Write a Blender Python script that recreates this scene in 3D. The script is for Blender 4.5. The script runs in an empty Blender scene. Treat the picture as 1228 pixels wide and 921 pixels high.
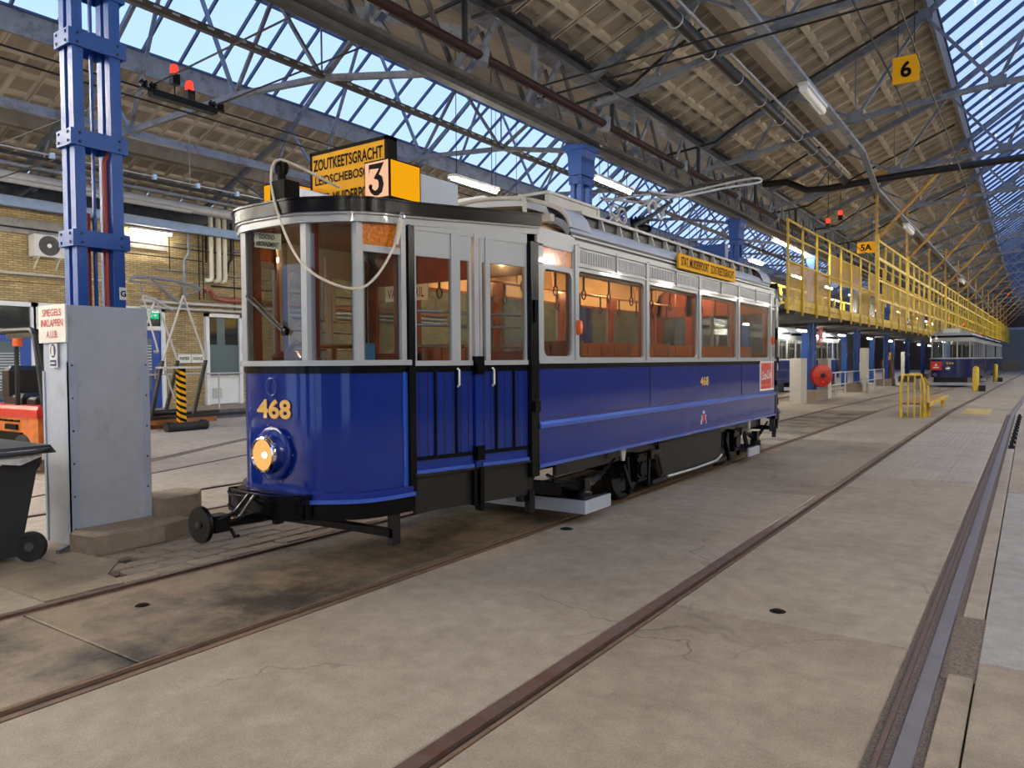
import bpy, math, random
from mathutils import Vector, Matrix
random.seed(11)
S = bpy.context.scene
COL = S.collection
PI = math.pi

# ---------------------------------------------------------------- camera
FPX = 900.0
yaw, pitch, roll = math.atan(622 / FPX), math.atan(26.5 / FPX), math.radians(.45)
sa, ca, sp, cp = math.sin(yaw), math.cos(yaw), math.sin(pitch), math.cos(pitch)
r0 = Vector((ca, sa, 0)); fw = Vector((-sa * cp, ca * cp, -sp)); u0 = Vector((-sa * sp, ca * sp, cp))
rr = r0 * math.cos(roll) - u0 * math.sin(roll)
uu = u0 * math.cos(roll) + r0 * math.sin(roll)
cam = bpy.data.cameras.new('camera')
cam.sensor_width = 36; cam.sensor_fit = 'HORIZONTAL'
cam.lens = 36 * FPX / 1228
cam.clip_start = .05; cam.clip_end = 500
camo = bpy.data.objects.new('camera', cam)
m = Matrix.Identity(4)
for i in range(3):
    m[i][0], m[i][1], m[i][2] = rr[i], uu[i], -fw[i]
m[2][3] = 1.65
camo.matrix_world = m
COL.objects.link(camo)
S.camera = camo

# ---------------------------------------------------------------- sky, exposure
def lin(c):
    return tuple(((v / 255) / 12.92 if v / 255 <= .04045 else ((v / 255 + .055) / 1.055) ** 2.4) for v in c)
W = bpy.data.worlds.new('dusk_sky'); S.world = W; W.use_nodes = True
nt = W.node_tree; nt.nodes.clear()
tc = nt.nodes.new('ShaderNodeTexCoord'); sx = nt.nodes.new('ShaderNodeSeparateXYZ')
rp = nt.nodes.new('ShaderNodeValToRGB'); bg = nt.nodes.new('ShaderNodeBackground'); ou = nt.nodes.new('ShaderNodeOutputWorld')
ns = nt.nodes.new('ShaderNodeTexNoise'); ns.inputs['Scale'].default_value = 2.2; ns.inputs['Detail'].default_value = 5
ad = nt.nodes.new('ShaderNodeMath'); ad.operation = 'MULTIPLY_ADD'
ad.inputs[1].default_value = .35
nt.links.new(tc.outputs['Generated'], ns.inputs['Vector'])
nt.links.new(tc.outputs['Generated'], sx.inputs[0])
nt.links.new(ns.outputs['Fac'], ad.inputs[0]); nt.links.new(sx.outputs['Z'], ad.inputs[2])
nt.links.new(ad.outputs[0], rp.inputs[0]); nt.links.new(rp.outputs[0], bg.inputs[0]); nt.links.new(bg.outputs[0], ou.inputs[0])
e = rp.color_ramp.elements
e[0].position = .15; e[0].color = (*lin((186, 208, 247)), 1)
e[1].position = 1.0; e[1].color = (*lin((148, 186, 250)), 1)
SKY_STRENGTH = .74
bg.inputs[1].default_value = SKY_STRENGTH
S.view_settings.view_transform = 'Standard'
try: S.view_settings.look = 'None'
except Exception: pass
S.view_settings.exposure = 1.28
S.view_settings.gamma = 1
S.view_settings.use_curve_mapping = False
S.render.engine = 'CYCLES'
cy = S.cycles
cy.max_bounces = 7; cy.diffuse_bounces = 4; cy.glossy_bounces = 3; cy.transmission_bounces = 4; cy.transparent_max_bounces = 24
cy.sample_clamp_indirect = 4.0; cy.sample_clamp_direct = 0
cy.caustics_reflective = False; cy.caustics_refractive = False
cy.use_denoising = True
TUBE = 170.0         # emission of the fluorescent tubes

# ---------------------------------------------------------------- helpers
MATS = {}
def M(name, c, rough=.55, metal=0, var=.12, scale=4, bump=0, coat=0, spec=.5, bscale=60, coords='Object', dirt=None, dsc=1.2, dlo=.5, dhi=.68, wear=None):
    if name in MATS: return MATS[name]
    mt = bpy.data.materials.new(name); mt.use_nodes = True
    t = mt.node_tree; L = t.links
    b = t.nodes['Principled BSDF']
    col = lin(c)
    b.inputs['Roughness'].default_value = rough; b.inputs['Metallic'].default_value = metal
    b.inputs['Specular IOR Level'].default_value = spec
    if coat: b.inputs['Coat Weight'].default_value = coat; b.inputs['Coat Roughness'].default_value = .06
    co = t.nodes.new('ShaderNodeTexCoord') if coords == 'Object' else t.nodes.new('ShaderNodeNewGeometry')
    out = co.outputs['Object'] if coords == 'Object' else co.outputs['Position']
    n = t.nodes.new('ShaderNodeTexNoise'); n.inputs['Scale'].default_value = scale; n.inputs['Detail'].default_value = 6; n.inputs['Roughness'].default_value = .62
    L.new(out, n.inputs['Vector'])
    r = t.nodes.new('ShaderNodeValToRGB'); L.new(n.outputs['Fac'], r.inputs[0])
    r.color_ramp.elements[0].position = .3; r.color_ramp.elements[1].position = .7
    r.color_ramp.elements[0].color = (*[max(0, v * (1 - var)) for v in col], 1)
    r.color_ramp.elements[1].color = (*[min(1, v * (1 + var)) for v in col], 1)
    last = r.outputs[0]
    if dirt:
        n2 = t.nodes.new('ShaderNodeTexNoise'); n2.inputs['Scale'].default_value = dsc; n2.inputs['Detail'].default_value = 8; n2.inputs['Roughness'].default_value = .7
        L.new(out, n2.inputs['Vector'])
        r2 = t.nodes.new('ShaderNodeMapRange'); L.new(n2.outputs['Fac'], r2.inputs[0])
        r2.inputs[1].default_value = dlo; r2.inputs[2].default_value = dhi
        mx = t.nodes.new('ShaderNodeMix'); mx.data_type = 'RGBA'
        L.new(r2.outputs[0], mx.inputs[0]); L.new(last, mx.inputs[6]); mx.inputs[7].default_value = (*lin(dirt), 1)
        last = mx.outputs[2]
    L.new(last, b.inputs['Base Color'])
    if bump:
        n3 = t.nodes.new('ShaderNodeTexNoise'); n3.inputs['Scale'].default_value = bscale; n3.inputs['Detail'].default_value = 3
        L.new(out, n3.inputs['Vector'])
        bp = t.nodes.new('ShaderNodeBump'); bp.inputs['Strength'].default_value = bump; bp.inputs['Distance'].default_value = .01
        L.new(n3.outputs['Fac'], bp.inputs['Height']); L.new(bp.outputs[0], b.inputs['Normal'])
    MATS[name] = mt
    return mt
def E(name, c, strength):
    if name in MATS: return MATS[name]
    mt = bpy.data.materials.new(name); mt.use_nodes = True
    t = mt.node_tree; t.nodes.clear()
    e = t.nodes.new('ShaderNodeEmission'); o = t.nodes.new('ShaderNodeOutputMaterial')
    e.inputs[0].default_value = (*lin(c), 1); e.inputs[1].default_value = strength
    t.links.new(e.outputs[0], o.inputs[0]); MATS[name] = mt
    return mt
def G(name, tint=(240, 245, 245), refl=1.0, rough=.0, keep=.95, bump=0, diff=None):
    if name in MATS: return MATS[name]
    mt = bpy.data.materials.new(name); mt.use_nodes = True
    t = mt.node_tree; t.nodes.clear(); L = t.links
    o = t.nodes.new('ShaderNodeOutputMaterial'); mix = t.nodes.new('ShaderNodeMixShader')
    tr = t.nodes.new('ShaderNodeBsdfTransparent'); gl = t.nodes.new('ShaderNodeBsdfGlossy')
    fr = t.nodes.new('ShaderNodeLayerWeight'); fr.inputs['Blend'].default_value = .5
    pw = t.nodes.new('ShaderNodeMath'); pw.operation = 'POWER'; pw.inputs[1].default_value = 5; L.new(fr.outputs['Facing'], pw.inputs[0])
    mu = t.nodes.new('ShaderNodeMath'); mu.operation = 'MULTIPLY_ADD'; mu.inputs[1].default_value = .9; mu.inputs[2].default_value = .045 * refl; mu.use_clamp = True
    L.new(pw.outputs[0], mu.inputs[0]); L.new(mu.outputs[0], mix.inputs[0])
    tr.inputs[0].default_value = (*[v * keep for v in lin(tint)], 1); gl.inputs[0].default_value = (.95, .95, .95, 1); gl.inputs[1].default_value = rough
    last = tr.outputs[0]
    if diff:
        df = t.nodes.new('ShaderNodeBsdfTranslucent'); df.inputs[0].default_value = (*lin(diff), 1)
        d2 = t.nodes.new('ShaderNodeBsdfDiffuse'); d2.inputs[0].default_value = (*lin(diff), 1)
        m0 = t.nodes.new('ShaderNodeMixShader'); m0.inputs[0].default_value = .5; L.new(df.outputs[0], m0.inputs[1]); L.new(d2.outputs[0], m0.inputs[2])
        m2 = t.nodes.new('ShaderNodeMixShader'); m2.inputs[0].default_value = .6
        L.new(tr.outputs[0], m2.inputs[1]); L.new(m0.outputs[0], m2.inputs[2]); last = m2.outputs[0]
    L.new(last, mix.inputs[1]); L.new(gl.outputs[0], mix.inputs[2]); L.new(mix.outputs[0], o.inputs[0])
    MATS[name] = mt
    return mt

ROOT = {}
SPLIT = set('hanger wall_bracket clamp_ring hanger_clip clip bracket insulator gusset_plate brake_hanger upper_arm lower_arm louvre_divider panel_joint black_strip grab_rail top_light base_frame timber_block board_bracket vent resistor_grid kerb_plate brick_face roof_locker advert_strip cable_loop cable post_bracket step_bracket door_groove inner_post pictogram print symbol paper print_block lettering_strip timber rivet_plate end_frame stay edge print_bar bulkhead_pane'.split()) - {'brick_face', 'inner_post', 'post_bracket', 'step_bracket', 'end_frame'}
STUFF = set('perforation bolts rivets rivet vent_hole blind_strips yellow_stripe vent_grille glazing_bars louvre_slats'.split())
class MB:
    def __init__(s): s.v = []; s.f = []; s.s = []
    def add(s, vs, fs, sm=False):
        b = len(s.v); s.v += [tuple(v) for v in vs]; s.f += [tuple(i + b for i in f) for f in fs]; s.s += [sm] * len(fs)
        return s
    def box(s, x0, x1, y0, y1, z0, z1):
        return s.add([(x0, y0, z0), (x1, y0, z0), (x1, y1, z0), (x0, y1, z0), (x0, y0, z1), (x1, y0, z1), (x1, y1, z1), (x0, y1, z1)],
                     [(0, 3, 2, 1), (4, 5, 6, 7), (0, 1, 5, 4), (1, 2, 6, 5), (2, 3, 7, 6), (3, 0, 4, 7)])
    def cbox(s, x0, x1, y0, y1, z0, z1, c=.01):          # box with chamfered top edges
        return s.add([(x0, y0, z0), (x1, y0, z0), (x1, y1, z0), (x0, y1, z0), (x0, y0, z1 - c), (x1, y0, z1 - c), (x1, y1, z1 - c), (x0, y1, z1 - c),
                      (x0 + c, y0 + c, z1), (x1 - c, y0 + c, z1), (x1 - c, y1 - c, z1), (x0 + c, y1 - c, z1)],
                     [(0, 3, 2, 1), (8, 9, 10, 11)] + [(i, (i + 1) % 4, 4 + (i + 1) % 4, 4 + i) for i in range(4)] + [(4 + i, 4 + (i + 1) % 4, 8 + (i + 1) % 4, 8 + i) for i in range(4)])
    def beam(s, p, q, w, h, up=(0, 0, 1)):
        p, q = Vector(p), Vector(q); d = (q - p).normalized(); u = Vector(up)
        if abs(d.dot(u)) > .98: u = Vector((0, 1, 0)) if abs(d.y) < .9 else Vector((1, 0, 0))
        a = d.cross(u).normalized(); b = a.cross(d)
        vs = [o + a * i * w / 2 + b * j * h / 2 for o in (p, q) for i, j in ((-1, -1), (1, -1), (1, 1), (-1, 1))]
        return s.add(vs, [(0, 3, 2, 1), (4, 5, 6, 7), (0, 1, 5, 4), (1, 2, 6, 5), (2, 3, 7, 6), (3, 0, 4, 7)])
    def angle(s, p, q, w, h, t=.012, up=(0, 0, 1)):      # L-section made of two flats
        p, q = Vector(p), Vector(q); d = (q - p).normalized(); u = Vector(up)
        if abs(d.dot(u)) > .98: u = Vector((0, 1, 0))
        a = d.cross(u).normalized(); b = a.cross(d)
        s.beam(p + b * (h / 2), q + b * (h / 2), w, t, up)
        return s.beam(p + a * (w / 2 - t / 2), q + a * (w / 2 - t / 2), t, h, up)
    def tube(s, pts, r, n=8, closed=False):
        pts = [Vector(p) for p in pts]; N = len(pts); base = len(s.v); prev = None
        for i, p in enumerate(pts):
            if closed: d = pts[(i + 1) % N] - pts[i - 1]
            else: d = pts[min(i + 1, N - 1)] - pts[max(i - 1, 0)]
            d.normalize()
            if prev is None:
                u = Vector((0, 0, 1)) if abs(d.z) < .9 else Vector((1, 0, 0))
                a = d.cross(u).normalized()
            else:
                a = (prev - d * prev.dot(d)).normalized()
            prev = a; b = a.cross(d); ri = r[i] if isinstance(r, (list, tuple)) else r
            s.v += [tuple(p + a * ri * math.cos(2 * PI * k / n) + b * ri * math.sin(2 * PI * k / n)) for k in range(n)]
        R = N if closed else N - 1
        for i in range(R):
            for k in range(n):
                s.f.append((base + i * n + k, base + i * n + (k + 1) % n, base + ((i + 1) % N) * n + (k + 1) % n, base + ((i + 1) % N) * n + k)); s.s.append(True)
        if not closed:
            s.f.append(tuple(base + k for k in range(n))[::-1]); s.s.append(False)
            s.f.append(tuple(base + (N - 1) * n + k for k in range(n))); s.s.append(False)
        return s
    def cyl(s, p, q, r, n=16): return s.tube([p, q], r, n)
    def lathe(s, prof, o, ax, n=24):                      # prof: (radius, distance along axis)
        o, ax = Vector(o), Vector(ax).normalized()
        u = Vector((0, 0, 1)) if abs(ax.z) < .9 else Vector((1, 0, 0))
        a = ax.cross(u).normalized(); b = a.cross(ax); base = len(s.v)
        for r, t in prof:
            s.v += [tuple(o + ax * t + a * r * math.cos(2 * PI * k / n) + b * r * math.sin(2 * PI * k / n)) for k in range(n)]
        for i in range(len(prof) - 1):
            for k in range(n):
                s.f.append((base + i * n + k, base + i * n + (k + 1) % n, base + (i + 1) * n + (k + 1) % n, base + (i + 1) * n + k)); s.s.append(True)
        return s
    def prism(s, poly, ax, a, b, sm=False):                     # poly: 2D in the other two axes (cyclic order)
        def P(u, v, t): return {'x': (t, u, v), 'y': (u, t, v), 'z': (u, v, t)}[ax]
        n = len(poly); vs = [P(u, v, a) for u, v in poly] + [P(u, v, b) for u, v in poly]
        s.add(vs, [(i, (i + 1) % n, n + (i + 1) % n, n + i) for i in range(n)], sm)
        return s.add(vs, [tuple(range(n))[::-1], tuple(range(n, 2 * n))])
    def strip(s, line, z0, z1, th, sm=True, dz=None):           # vertical sheet of thickness th along a plan polyline (outside = right of travel)
        n = len(line); P = [Vector((p[0], p[1])) for p in line]; nor = []
        for i in range(n):
            d = (P[min(i + 1, n - 1)] - P[max(i - 1, 0)]).normalized(); nor.append(Vector((d.y, -d.x)))
        vs = []
        for i in range(n):
            o = P[i] + nor[i] * th; k = dz(P[i].x, P[i].y) if dz else 0
            vs += [(P[i].x, P[i].y, z0 + k), (o.x, o.y, z0 + k), (o.x, o.y, z1 + k), (P[i].x, P[i].y, z1 + k)]
        for j in range(4):
            s.add([], [])
        b = len(s.v); s.v += vs
        for i in range(n - 1):
            for j in range(4):
                s.f.append((b + i * 4 + j, b + i * 4 + (j + 1) % 4, b + i * 4 + 4 + (j + 1) % 4, b + i * 4 + 4 + j)); s.s.append(sm)
        s.f += [(b, b + 3, b + 2, b + 1), tuple(b + (n - 1) * 4 + j for j in range(4))]; s.s += [False, False]
        return s
    def map(s, f):
        s.v = [tuple(f(*v)) for v in s.v]; return s
    def mesh(s, name, mat, off=(0, 0, 0)):
        me = bpy.data.meshes.new(name)
        me.from_pydata([(v[0] - off[0], v[1] - off[1], v[2] - off[2]) for v in s.v], [], s.f)
        if any(s.s):
            me.polygons.foreach_set('use_smooth', s.s)
            try: me.set_sharp_from_angle(angle=math.radians(38))
            except Exception: pass
        if mat: me.materials.append(mat)
        me.update()
        return me
    def islands(s):
        par = list(range(len(s.v)))
        def fd(a):
            while par[a] != a: par[a] = par[par[a]]; a = par[a]
            return a
        for f in s.f:
            r0 = fd(f[0])
            for i in f[1:]: par[fd(i)] = r0
        gr = {}
        for k, f in enumerate(s.f): gr.setdefault(fd(f[0]), []).append(k)
        if len(gr) == 1: return [s]
        out = []
        for ks in gr.values():
            q = MB(); mp = {}
            for k in ks:
                for i in s.f[k]:
                    if i not in mp: mp[i] = len(q.v); q.v.append(s.v[i])
                q.f.append(tuple(mp[i] for i in s.f[k])); q.s.append(s.s[k])
            out.append(q)
        return out
    def build(s, name, mat, parent=None, loc=None, label=None, **tg):
        if parent and name in SPLIT:
            L = s.islands()
            if len(L) > 1:
                for q in L: o = q.build(name, mat, parent, loc, label, **tg)
                return o
        if name in STUFF: tg['kind'] = 'stuff'
        off = ROOT.get(parent.name, Vector((0, 0, 0))) if parent else Vector(loc or (0, 0, 0))
        o = bpy.data.objects.new(name, s.mesh(name, mat, off)); COL.objects.link(o)
        if parent: o.parent = parent; ROOT[o.name] = off
        else: o.location = off; ROOT[o.name] = Vector(off)
        if label: o['label'] = label
        for k, v in tg.items(): o[k] = v
        return o
def thing(name, loc, label=None, cat=None, group=None, kind=None, rotz=0):
    o = bpy.data.objects.new(name, None); COL.objects.link(o)
    o.location = loc; o.rotation_euler = (0, 0, rotz); o.empty_display_size = .2
    ROOT[o.name] = Vector(loc)
    if label: o['label'] = label
    if cat: o['category'] = cat
    if group: o['group'] = group
    if kind: o['kind'] = kind
    return o
def piece(me, name, parent, loc=(0, 0, 0), rot=(0, 0, 0), scale=None):   # another object sharing mesh data
    o = bpy.data.objects.new(name, me); COL.objects.link(o); o.parent = parent
    o.location = loc; o.rotation_euler = rot
    if scale: o.scale = scale
    return o
def kids(o): return [c for c in ALLK.get(o.name, [])]
ALLK = {}
def dup(root, loc, rotz=None, label=None, group=None):
    r = root.copy(); COL.objects.link(r); r.location = loc
    if rotz is not None: r.rotation_euler = (0, 0, rotz)
    if label: r['label'] = label
    if group: r['group'] = group
    for ch in list(root.children):
        c = ch.copy(); COL.objects.link(c); c.parent = r
        for g in list(ch.children):
            d = g.copy(); COL.objects.link(d); d.parent = c
    ROOT[r.name] = Vector(loc)
    return r
def text(name, body, mat, parent, o, xd, yd, width=None, height=.1, ext=.002, bold=0.0, shear=0, align='CENTER', label=None, nrm=.0):
    cu = bpy.data.curves.new('lettering', 'FONT'); cu.body = body; cu.align_x = align; cu.align_y = 'CENTER'; cu.size = 1; cu.shear = shear; cu.offset = bold
    cu.extrude = 0; cu.resolution_u = 3
    t = bpy.data.objects.new('lettering_curve', cu)
    me = bpy.data.meshes.new_from_object(t)
    bpy.data.objects.remove(t); bpy.data.curves.remove(cu)
    xs = [v.co.x for v in me.vertices]; ys = [v.co.y for v in me.vertices]
    x0, x1, y0, y1 = min(xs), max(xs), min(ys), max(ys)
    ky = height / (y1 - y0); kx = (width / (x1 - x0)) if width else ky
    xd, yd = Vector(xd).normalized(), Vector(yd).normalized(); zd = xd.cross(yd); o = Vector(o) - ROOT.get(parent.name, Vector())
    for v in me.vertices:
        a = (v.co.x - (x0 + x1) / 2) * kx if align == 'CENTER' else (v.co.x - x0) * kx
        v.co = o + xd * a + yd * ((v.co.y - (y0 + y1) / 2) * ky) + zd * ext
    me.name = name; me.materials.append(mat)
    ob = bpy.data.objects.new(name, me); COL.objects.link(ob); ob.parent = parent; ROOT[ob.name] = ROOT.get(parent.name, Vector())
    if label: ob['label'] = label
    return ob
def catmull(P, k=6):
    out = []
    for i in range(len(P) - 1):
        p0, p1, p2, p3 = P[max(i - 1, 0)], P[i], P[i + 1], P[min(i + 2, len(P) - 1)]
        for j in range(k):
            t = j / k
            out.append(tuple(.5 * (2 * b + (c - a) * t + (2 * a - 5 * b + 4 * c - d) * t * t + (3 * b - a - 3 * c + d) * t ** 3) for a, b, c, d in zip(p0, p1, p2, p3)))
    out.append(tuple(P[-1])); return out

# ---------------------------------------------------------------- materials
def floor_mat(name, base, dark, pale, st=(.46, .72), sscale=.55, smix=.75, rough=.75):
    mt = bpy.data.materials.new(name); mt.use_nodes = True; t = mt.node_tree; L = t.links; b = t.nodes['Principled BSDF']
    g = t.nodes.new('ShaderNodeNewGeometry').outputs['Position']
    def noise(sc, det=6, stretch=None, ro=.6):
        n = t.nodes.new('ShaderNodeTexNoise'); n.inputs['Scale'].default_value = sc; n.inputs['Detail'].default_value = det; n.inputs['Roughness'].default_value = ro
        if stretch:
            mp = t.nodes.new('ShaderNodeMapping'); mp.inputs['Scale'].default_value = stretch; mp.inputs['Rotation'].default_value = (0, 0, .12); L.new(g, mp.inputs[0]); L.new(mp.outputs[0], n.inputs['Vector'])
        else: L.new(g, n.inputs['Vector'])
        return n.outputs['Fac']
    def rng(o, a, c, lo=0., hi=1.):
        r = t.nodes.new('ShaderNodeMapRange'); L.new(o, r.inputs[0]); r.inputs[1].default_value = a; r.inputs[2].default_value = c; r.inputs[3].default_value = lo; r.inputs[4].default_value = hi; return r.outputs[0]
    def mix(a, c, f, mode='MIX'):
        m_ = t.nodes.new('ShaderNodeMix'); m_.data_type = 'RGBA'; m_.blend_type = mode
        for s_, v in ((6, a), (7, c), (0, f)):
            if hasattr(v, 'links'): L.new(v, m_.inputs[s_])
            elif s_ == 0: m_.inputs[0].default_value = v
            else: m_.inputs[s_].default_value = (*v, 1)
        return m_.outputs[2]
    c = mix(lin(base), lin(dark), rng(noise(sscale, 8, None, .7), st[0], st[1], 0, smix))
    c = mix(c, lin(pale), rng(noise(1.7, 7, (1, .35, 1), .65), .55, .78, 0, .4))
    c = mix(c, lin(pale), rng(noise(2.4, 9, (5, .5, 1), .75), .66, .76, 0, .38))
    c = mix(c, lin(dark), rng(noise(3.1, 9, (4, .4, 1), .75), .64, .76, 0, .55))
    gr_ = t.nodes.new('ShaderNodeMath'); gr_.operation = 'MULTIPLY'
    L.new(rng(noise(7, 5), .3, .7, .84, 1.14), gr_.inputs[0]); L.new(rng(noise(95, 3), .3, .7, .80, 1.2), gr_.inputs[1])
    c = mix(c, gr_.outputs[0], 1.0, 'MULTIPLY')
    v = t.nodes.new('ShaderNodeTexVoronoi'); v.feature = 'DISTANCE_TO_EDGE'; v.inputs['Scale'].default_value = .33
    wv = t.nodes.new('ShaderNodeTexNoise'); wv.inputs['Scale'].default_value = 2.2; wv.inputs['Detail'].default_value = 6; L.new(g, wv.inputs['Vector'])
    ad_ = t.nodes.new('ShaderNodeVectorMath'); ad_.operation = 'MULTIPLY_ADD'; ad_.inputs[1].default_value = (.7, .7, 0); L.new(wv.outputs['Color'], ad_.inputs[0]); L.new(g, ad_.inputs[2]); L.new(ad_.outputs[0], v.inputs['Vector'])
    ck = t.nodes.new('ShaderNodeMath'); ck.operation = 'MULTIPLY'; L.new(rng(v.outputs['Distance'], .0, .004, 1, 0), ck.inputs[0]); L.new(rng(noise(.6, 3), .5, .6, 0, .6), ck.inputs[1])
    c = mix(c, (.03, .025, .02), ck.outputs[0])
    L.new(c, b.inputs['Base Color']); b.inputs['Roughness'].default_value = rough; b.inputs['Specular IOR Level'].default_value = .4
    bp = t.nodes.new('ShaderNodeBump'); bp.inputs['Strength'].default_value = .35; bp.inputs['Distance'].default_value = .008
    L.new(noise(85, 4), bp.inputs['Height']); L.new(bp.outputs[0], b.inputs['Normal']); MATS[name] = mt
    return mt
m_floor = floor_mat('floor_concrete', (154, 141, 123), (116, 102, 86), (172, 161, 146), rough=.68)
m_floor2 = floor_mat('floor_concrete_brown', (148, 133, 114), (106, 92, 76), (168, 153, 135), st=(.44, .68))
m_floor3 = floor_mat('floor_concrete_pale', (152, 147, 139), (126, 118, 108), (170, 166, 160), rough=.7)
m_floor4 = floor_mat('floor_concrete_left_bay', (176, 164, 148), (146, 134, 118), (190, 180, 166), rough=.7)  # paler copy of the floor colour stands in for stronger light there
m_oil = floor_mat('floor_oil_stained', (134, 117, 96), (34, 28, 24), (158, 142, 122), st=(.44, .62), sscale=1.0, smix=.92, rough=.6)
m_gap = M('joint_dirt', (52, 45, 40), .95, var=.2)
m_rail = M('rail_steel', (104, 84, 74), .4, metal=.25, var=.2, scale=9, dirt=(96, 62, 42), dsc=6, dlo=.5, dhi=.7)
m_railshiny = M('rail_steel_polished', (128, 122, 122), .35, metal=.35, var=.15, scale=6)
m_rust = M('rusty_rail', (104, 80, 62), .8, var=.3, scale=8)
m_gravel = M('groove_grit', (112, 98, 86), .95, var=.55, scale=60, bump=.8, bscale=140)
m_brickpave = M('paving_brick', (142, 128, 112), .9, var=.18, scale=6, bump=.3)
m_plate = M('tread_plate', (158, 148, 134), .65, metal=0, var=.12, scale=2, bump=.5, bscale=45, coords='P')
m_blue = M('tram_blue_gloss', (12, 40, 122), .1, var=.05, scale=2, coat=.35, spec=.3)
m_bluehi = M('tram_blue_painted_highlight', (40, 82, 178), .12, var=.05, scale=2, coat=.8)  # lighter blue paints in the light that the moulding bevels catch
m_bluedk = M('tram_blue_dark', (20, 30, 82), .2, var=.06, coat=.5)
m_grey = M('tram_grey_gloss', (160, 164, 166), .3, var=.05, scale=3, coat=.25)
m_black = M('gloss_black', (8, 8, 10), .22, var=.2, spec=.16, bump=.15, bscale=14)
m_blackm = M('matt_black', (12, 12, 12), .45, var=.25, scale=8)
m_under = M('underframe_black', (13, 13, 13), .24, var=.35, scale=10, dirt=(40, 35, 30), dsc=8, dlo=.62, dhi=.8)
m_roofg = M('roof_grey', (168, 174, 184), .45, var=.05, scale=3)
m_cream = M('vent_cream', (188, 184, 172), .55, var=.08)
m_wood = M('varnished_wood', (128, 56, 28), .25, var=.3, scale=7, coat=.4)
m_woodlt = M('oak_wood', (150, 92, 48), .3, var=.25, scale=7, coat=.3)
m_ceil = M('saloon_ceiling', (226, 196, 150), .5, var=.06)
m_glass = G('tram_glass', (238, 240, 236), 1.0, keep=.9)
m_sky = G('skylight_glass', (236, 242, 250), .6, keep=.97)
m_amberg = M('amber_glass', (196, 112, 34), .12, var=.55, scale=45, coat=.6)
m_amber = M('orange_lens', (222, 96, 30), .2, var=.1, coat=.4)
m_yel = M('sign_yellow', (232, 168, 28), .6, spec=.1, var=.04, scale=2)
m_ink = M('sign_ink', (20, 17, 14), .7, var=.05, spec=.08)
m_white = M('white_enamel', (232, 232, 228), .4, var=.03)
m_salmon = E('lit_number_panel', (255, 196, 158), .40)
m_gold = M('gold_leaf', (226, 176, 84), .4, var=.08)
m_goldsh = M('gold_shadow', (120, 58, 26), .5, var=.1)
m_chrome = M('chrome', (220, 218, 212), .12, metal=1, var=.05)
m_lamp = E('headlamp_glow', (255, 190, 112), .41)
m_bulb = E('bulb_glow', (255, 206, 146), 190)
m_rope = M('rope', (206, 196, 176), .9, var=.15, scale=80)
m_steel = M('truss_paint_grey', (118, 124, 134), .5, var=.15, scale=5, dirt=(80, 76, 74), dsc=3)
m_steeldk = M('girder_paint_dark', (78, 76, 76), .6, var=.2, scale=4, dirt=(52, 46, 42), dsc=3)
m_barblue = M('glazing_bar_paint', (62, 78, 110), .5, var=.1)
m_roofc = M('roof_slab_concrete', (152, 141, 125), .9, var=.12, scale=3, coords='P', dirt=(130, 119, 104), dsc=.8)
m_roofr = M('roof_rib_concrete', (186, 175, 156), .9, var=.1, scale=3, coords='P', dirt=(160, 148, 130), dsc=.8)
m_band = M('upstand_concrete', (140, 138, 136), .85, var=.15, scale=4, dirt=(104, 98, 92), dsc=3)
m_colblue = M('column_blue', (18, 74, 152), .5, var=.06, scale=2)
m_case = M('casing_grey', (180, 187, 197), .55, var=.06, scale=4, dirt=(134, 126, 116), dsc=2.4, dlo=.55, dhi=.85)
m_concrete = M('plinth_concrete', (150, 134, 116), .9, var=.2, scale=9, bump=.6, bscale=50)
m_yellow = M('gallery_yellow', (222, 188, 56), .5, var=.1, scale=3, dirt=(170, 136, 40), dsc=2)
m_ochre = M('hanger_ochre', (178, 136, 62), .55, var=.12)
m_redpipe = M('sprinkler_red_brown', (46, 25, 24), .6, var=.12, spec=.2)
m_pipe = M('galvanised_pipe', (186, 186, 184), .45, metal=.3, var=.12, scale=5)
m_pipecream = M('cream_pipe', (222, 214, 190), .5, var=.06)
m_wire = M('black_wire', (20, 18, 18), .6)
m_frame = M('white_door_frame', (222, 226, 226), .45, var=.04)
m_doorblue = M('door_blue', (28, 72, 158), .35, var=.05)
m_frost = G('frosted_glass', (210, 226, 228), .8, rough=.2, diff=(150, 172, 178))
m_dkglass = M('dark_pane', (34, 40, 42), .06, var=.2, coat=.6)
m_org = M('forklift_orange', (206, 112, 44), .45, var=.12, scale=5, dirt=(150, 74, 30), dsc=4)
m_redp = M('red_paint', (196, 44, 34), .4, var=.1)
m_bin = M('bin_plastic', (42, 46, 52), .5, var=.1, scale=6)
m_bag = M('plastic_bag', (190, 196, 200), .25, var=.4, scale=14)
m_rubber = M('rubber', (32, 31, 30), .7, var=.15)
m_red = E('red_signal_glow', (255, 40, 28), 1.7)
m_green = E('exit_sign_glow', (40, 206, 140), .38)
m_tube = E('tube_glow', (255, 246, 230), TUBE)
m_plank = M('worn_plank', (150, 116, 78), .85, var=.2, scale=5)
m_tube3 = E('added_tube_glow', (255, 245, 226), 85)  # for the added tubes behind the viewer
m_tube2 = E('dim_tube_glow', (255, 243, 222), 55)
m_fix = M('fixture_white', (206, 206, 200), .5, var=.04)
m_redlet = M('red_letters', (206, 60, 48), .5, var=.04)
m_wbeige = M('sign_cream', (236, 232, 220), .5, var=.03)
m_navy = M('sign_navy', (30, 40, 96), .5, var=.03)
m_post = M('poster_red', (206, 62, 48), .35, var=.06, scale=6)
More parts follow.
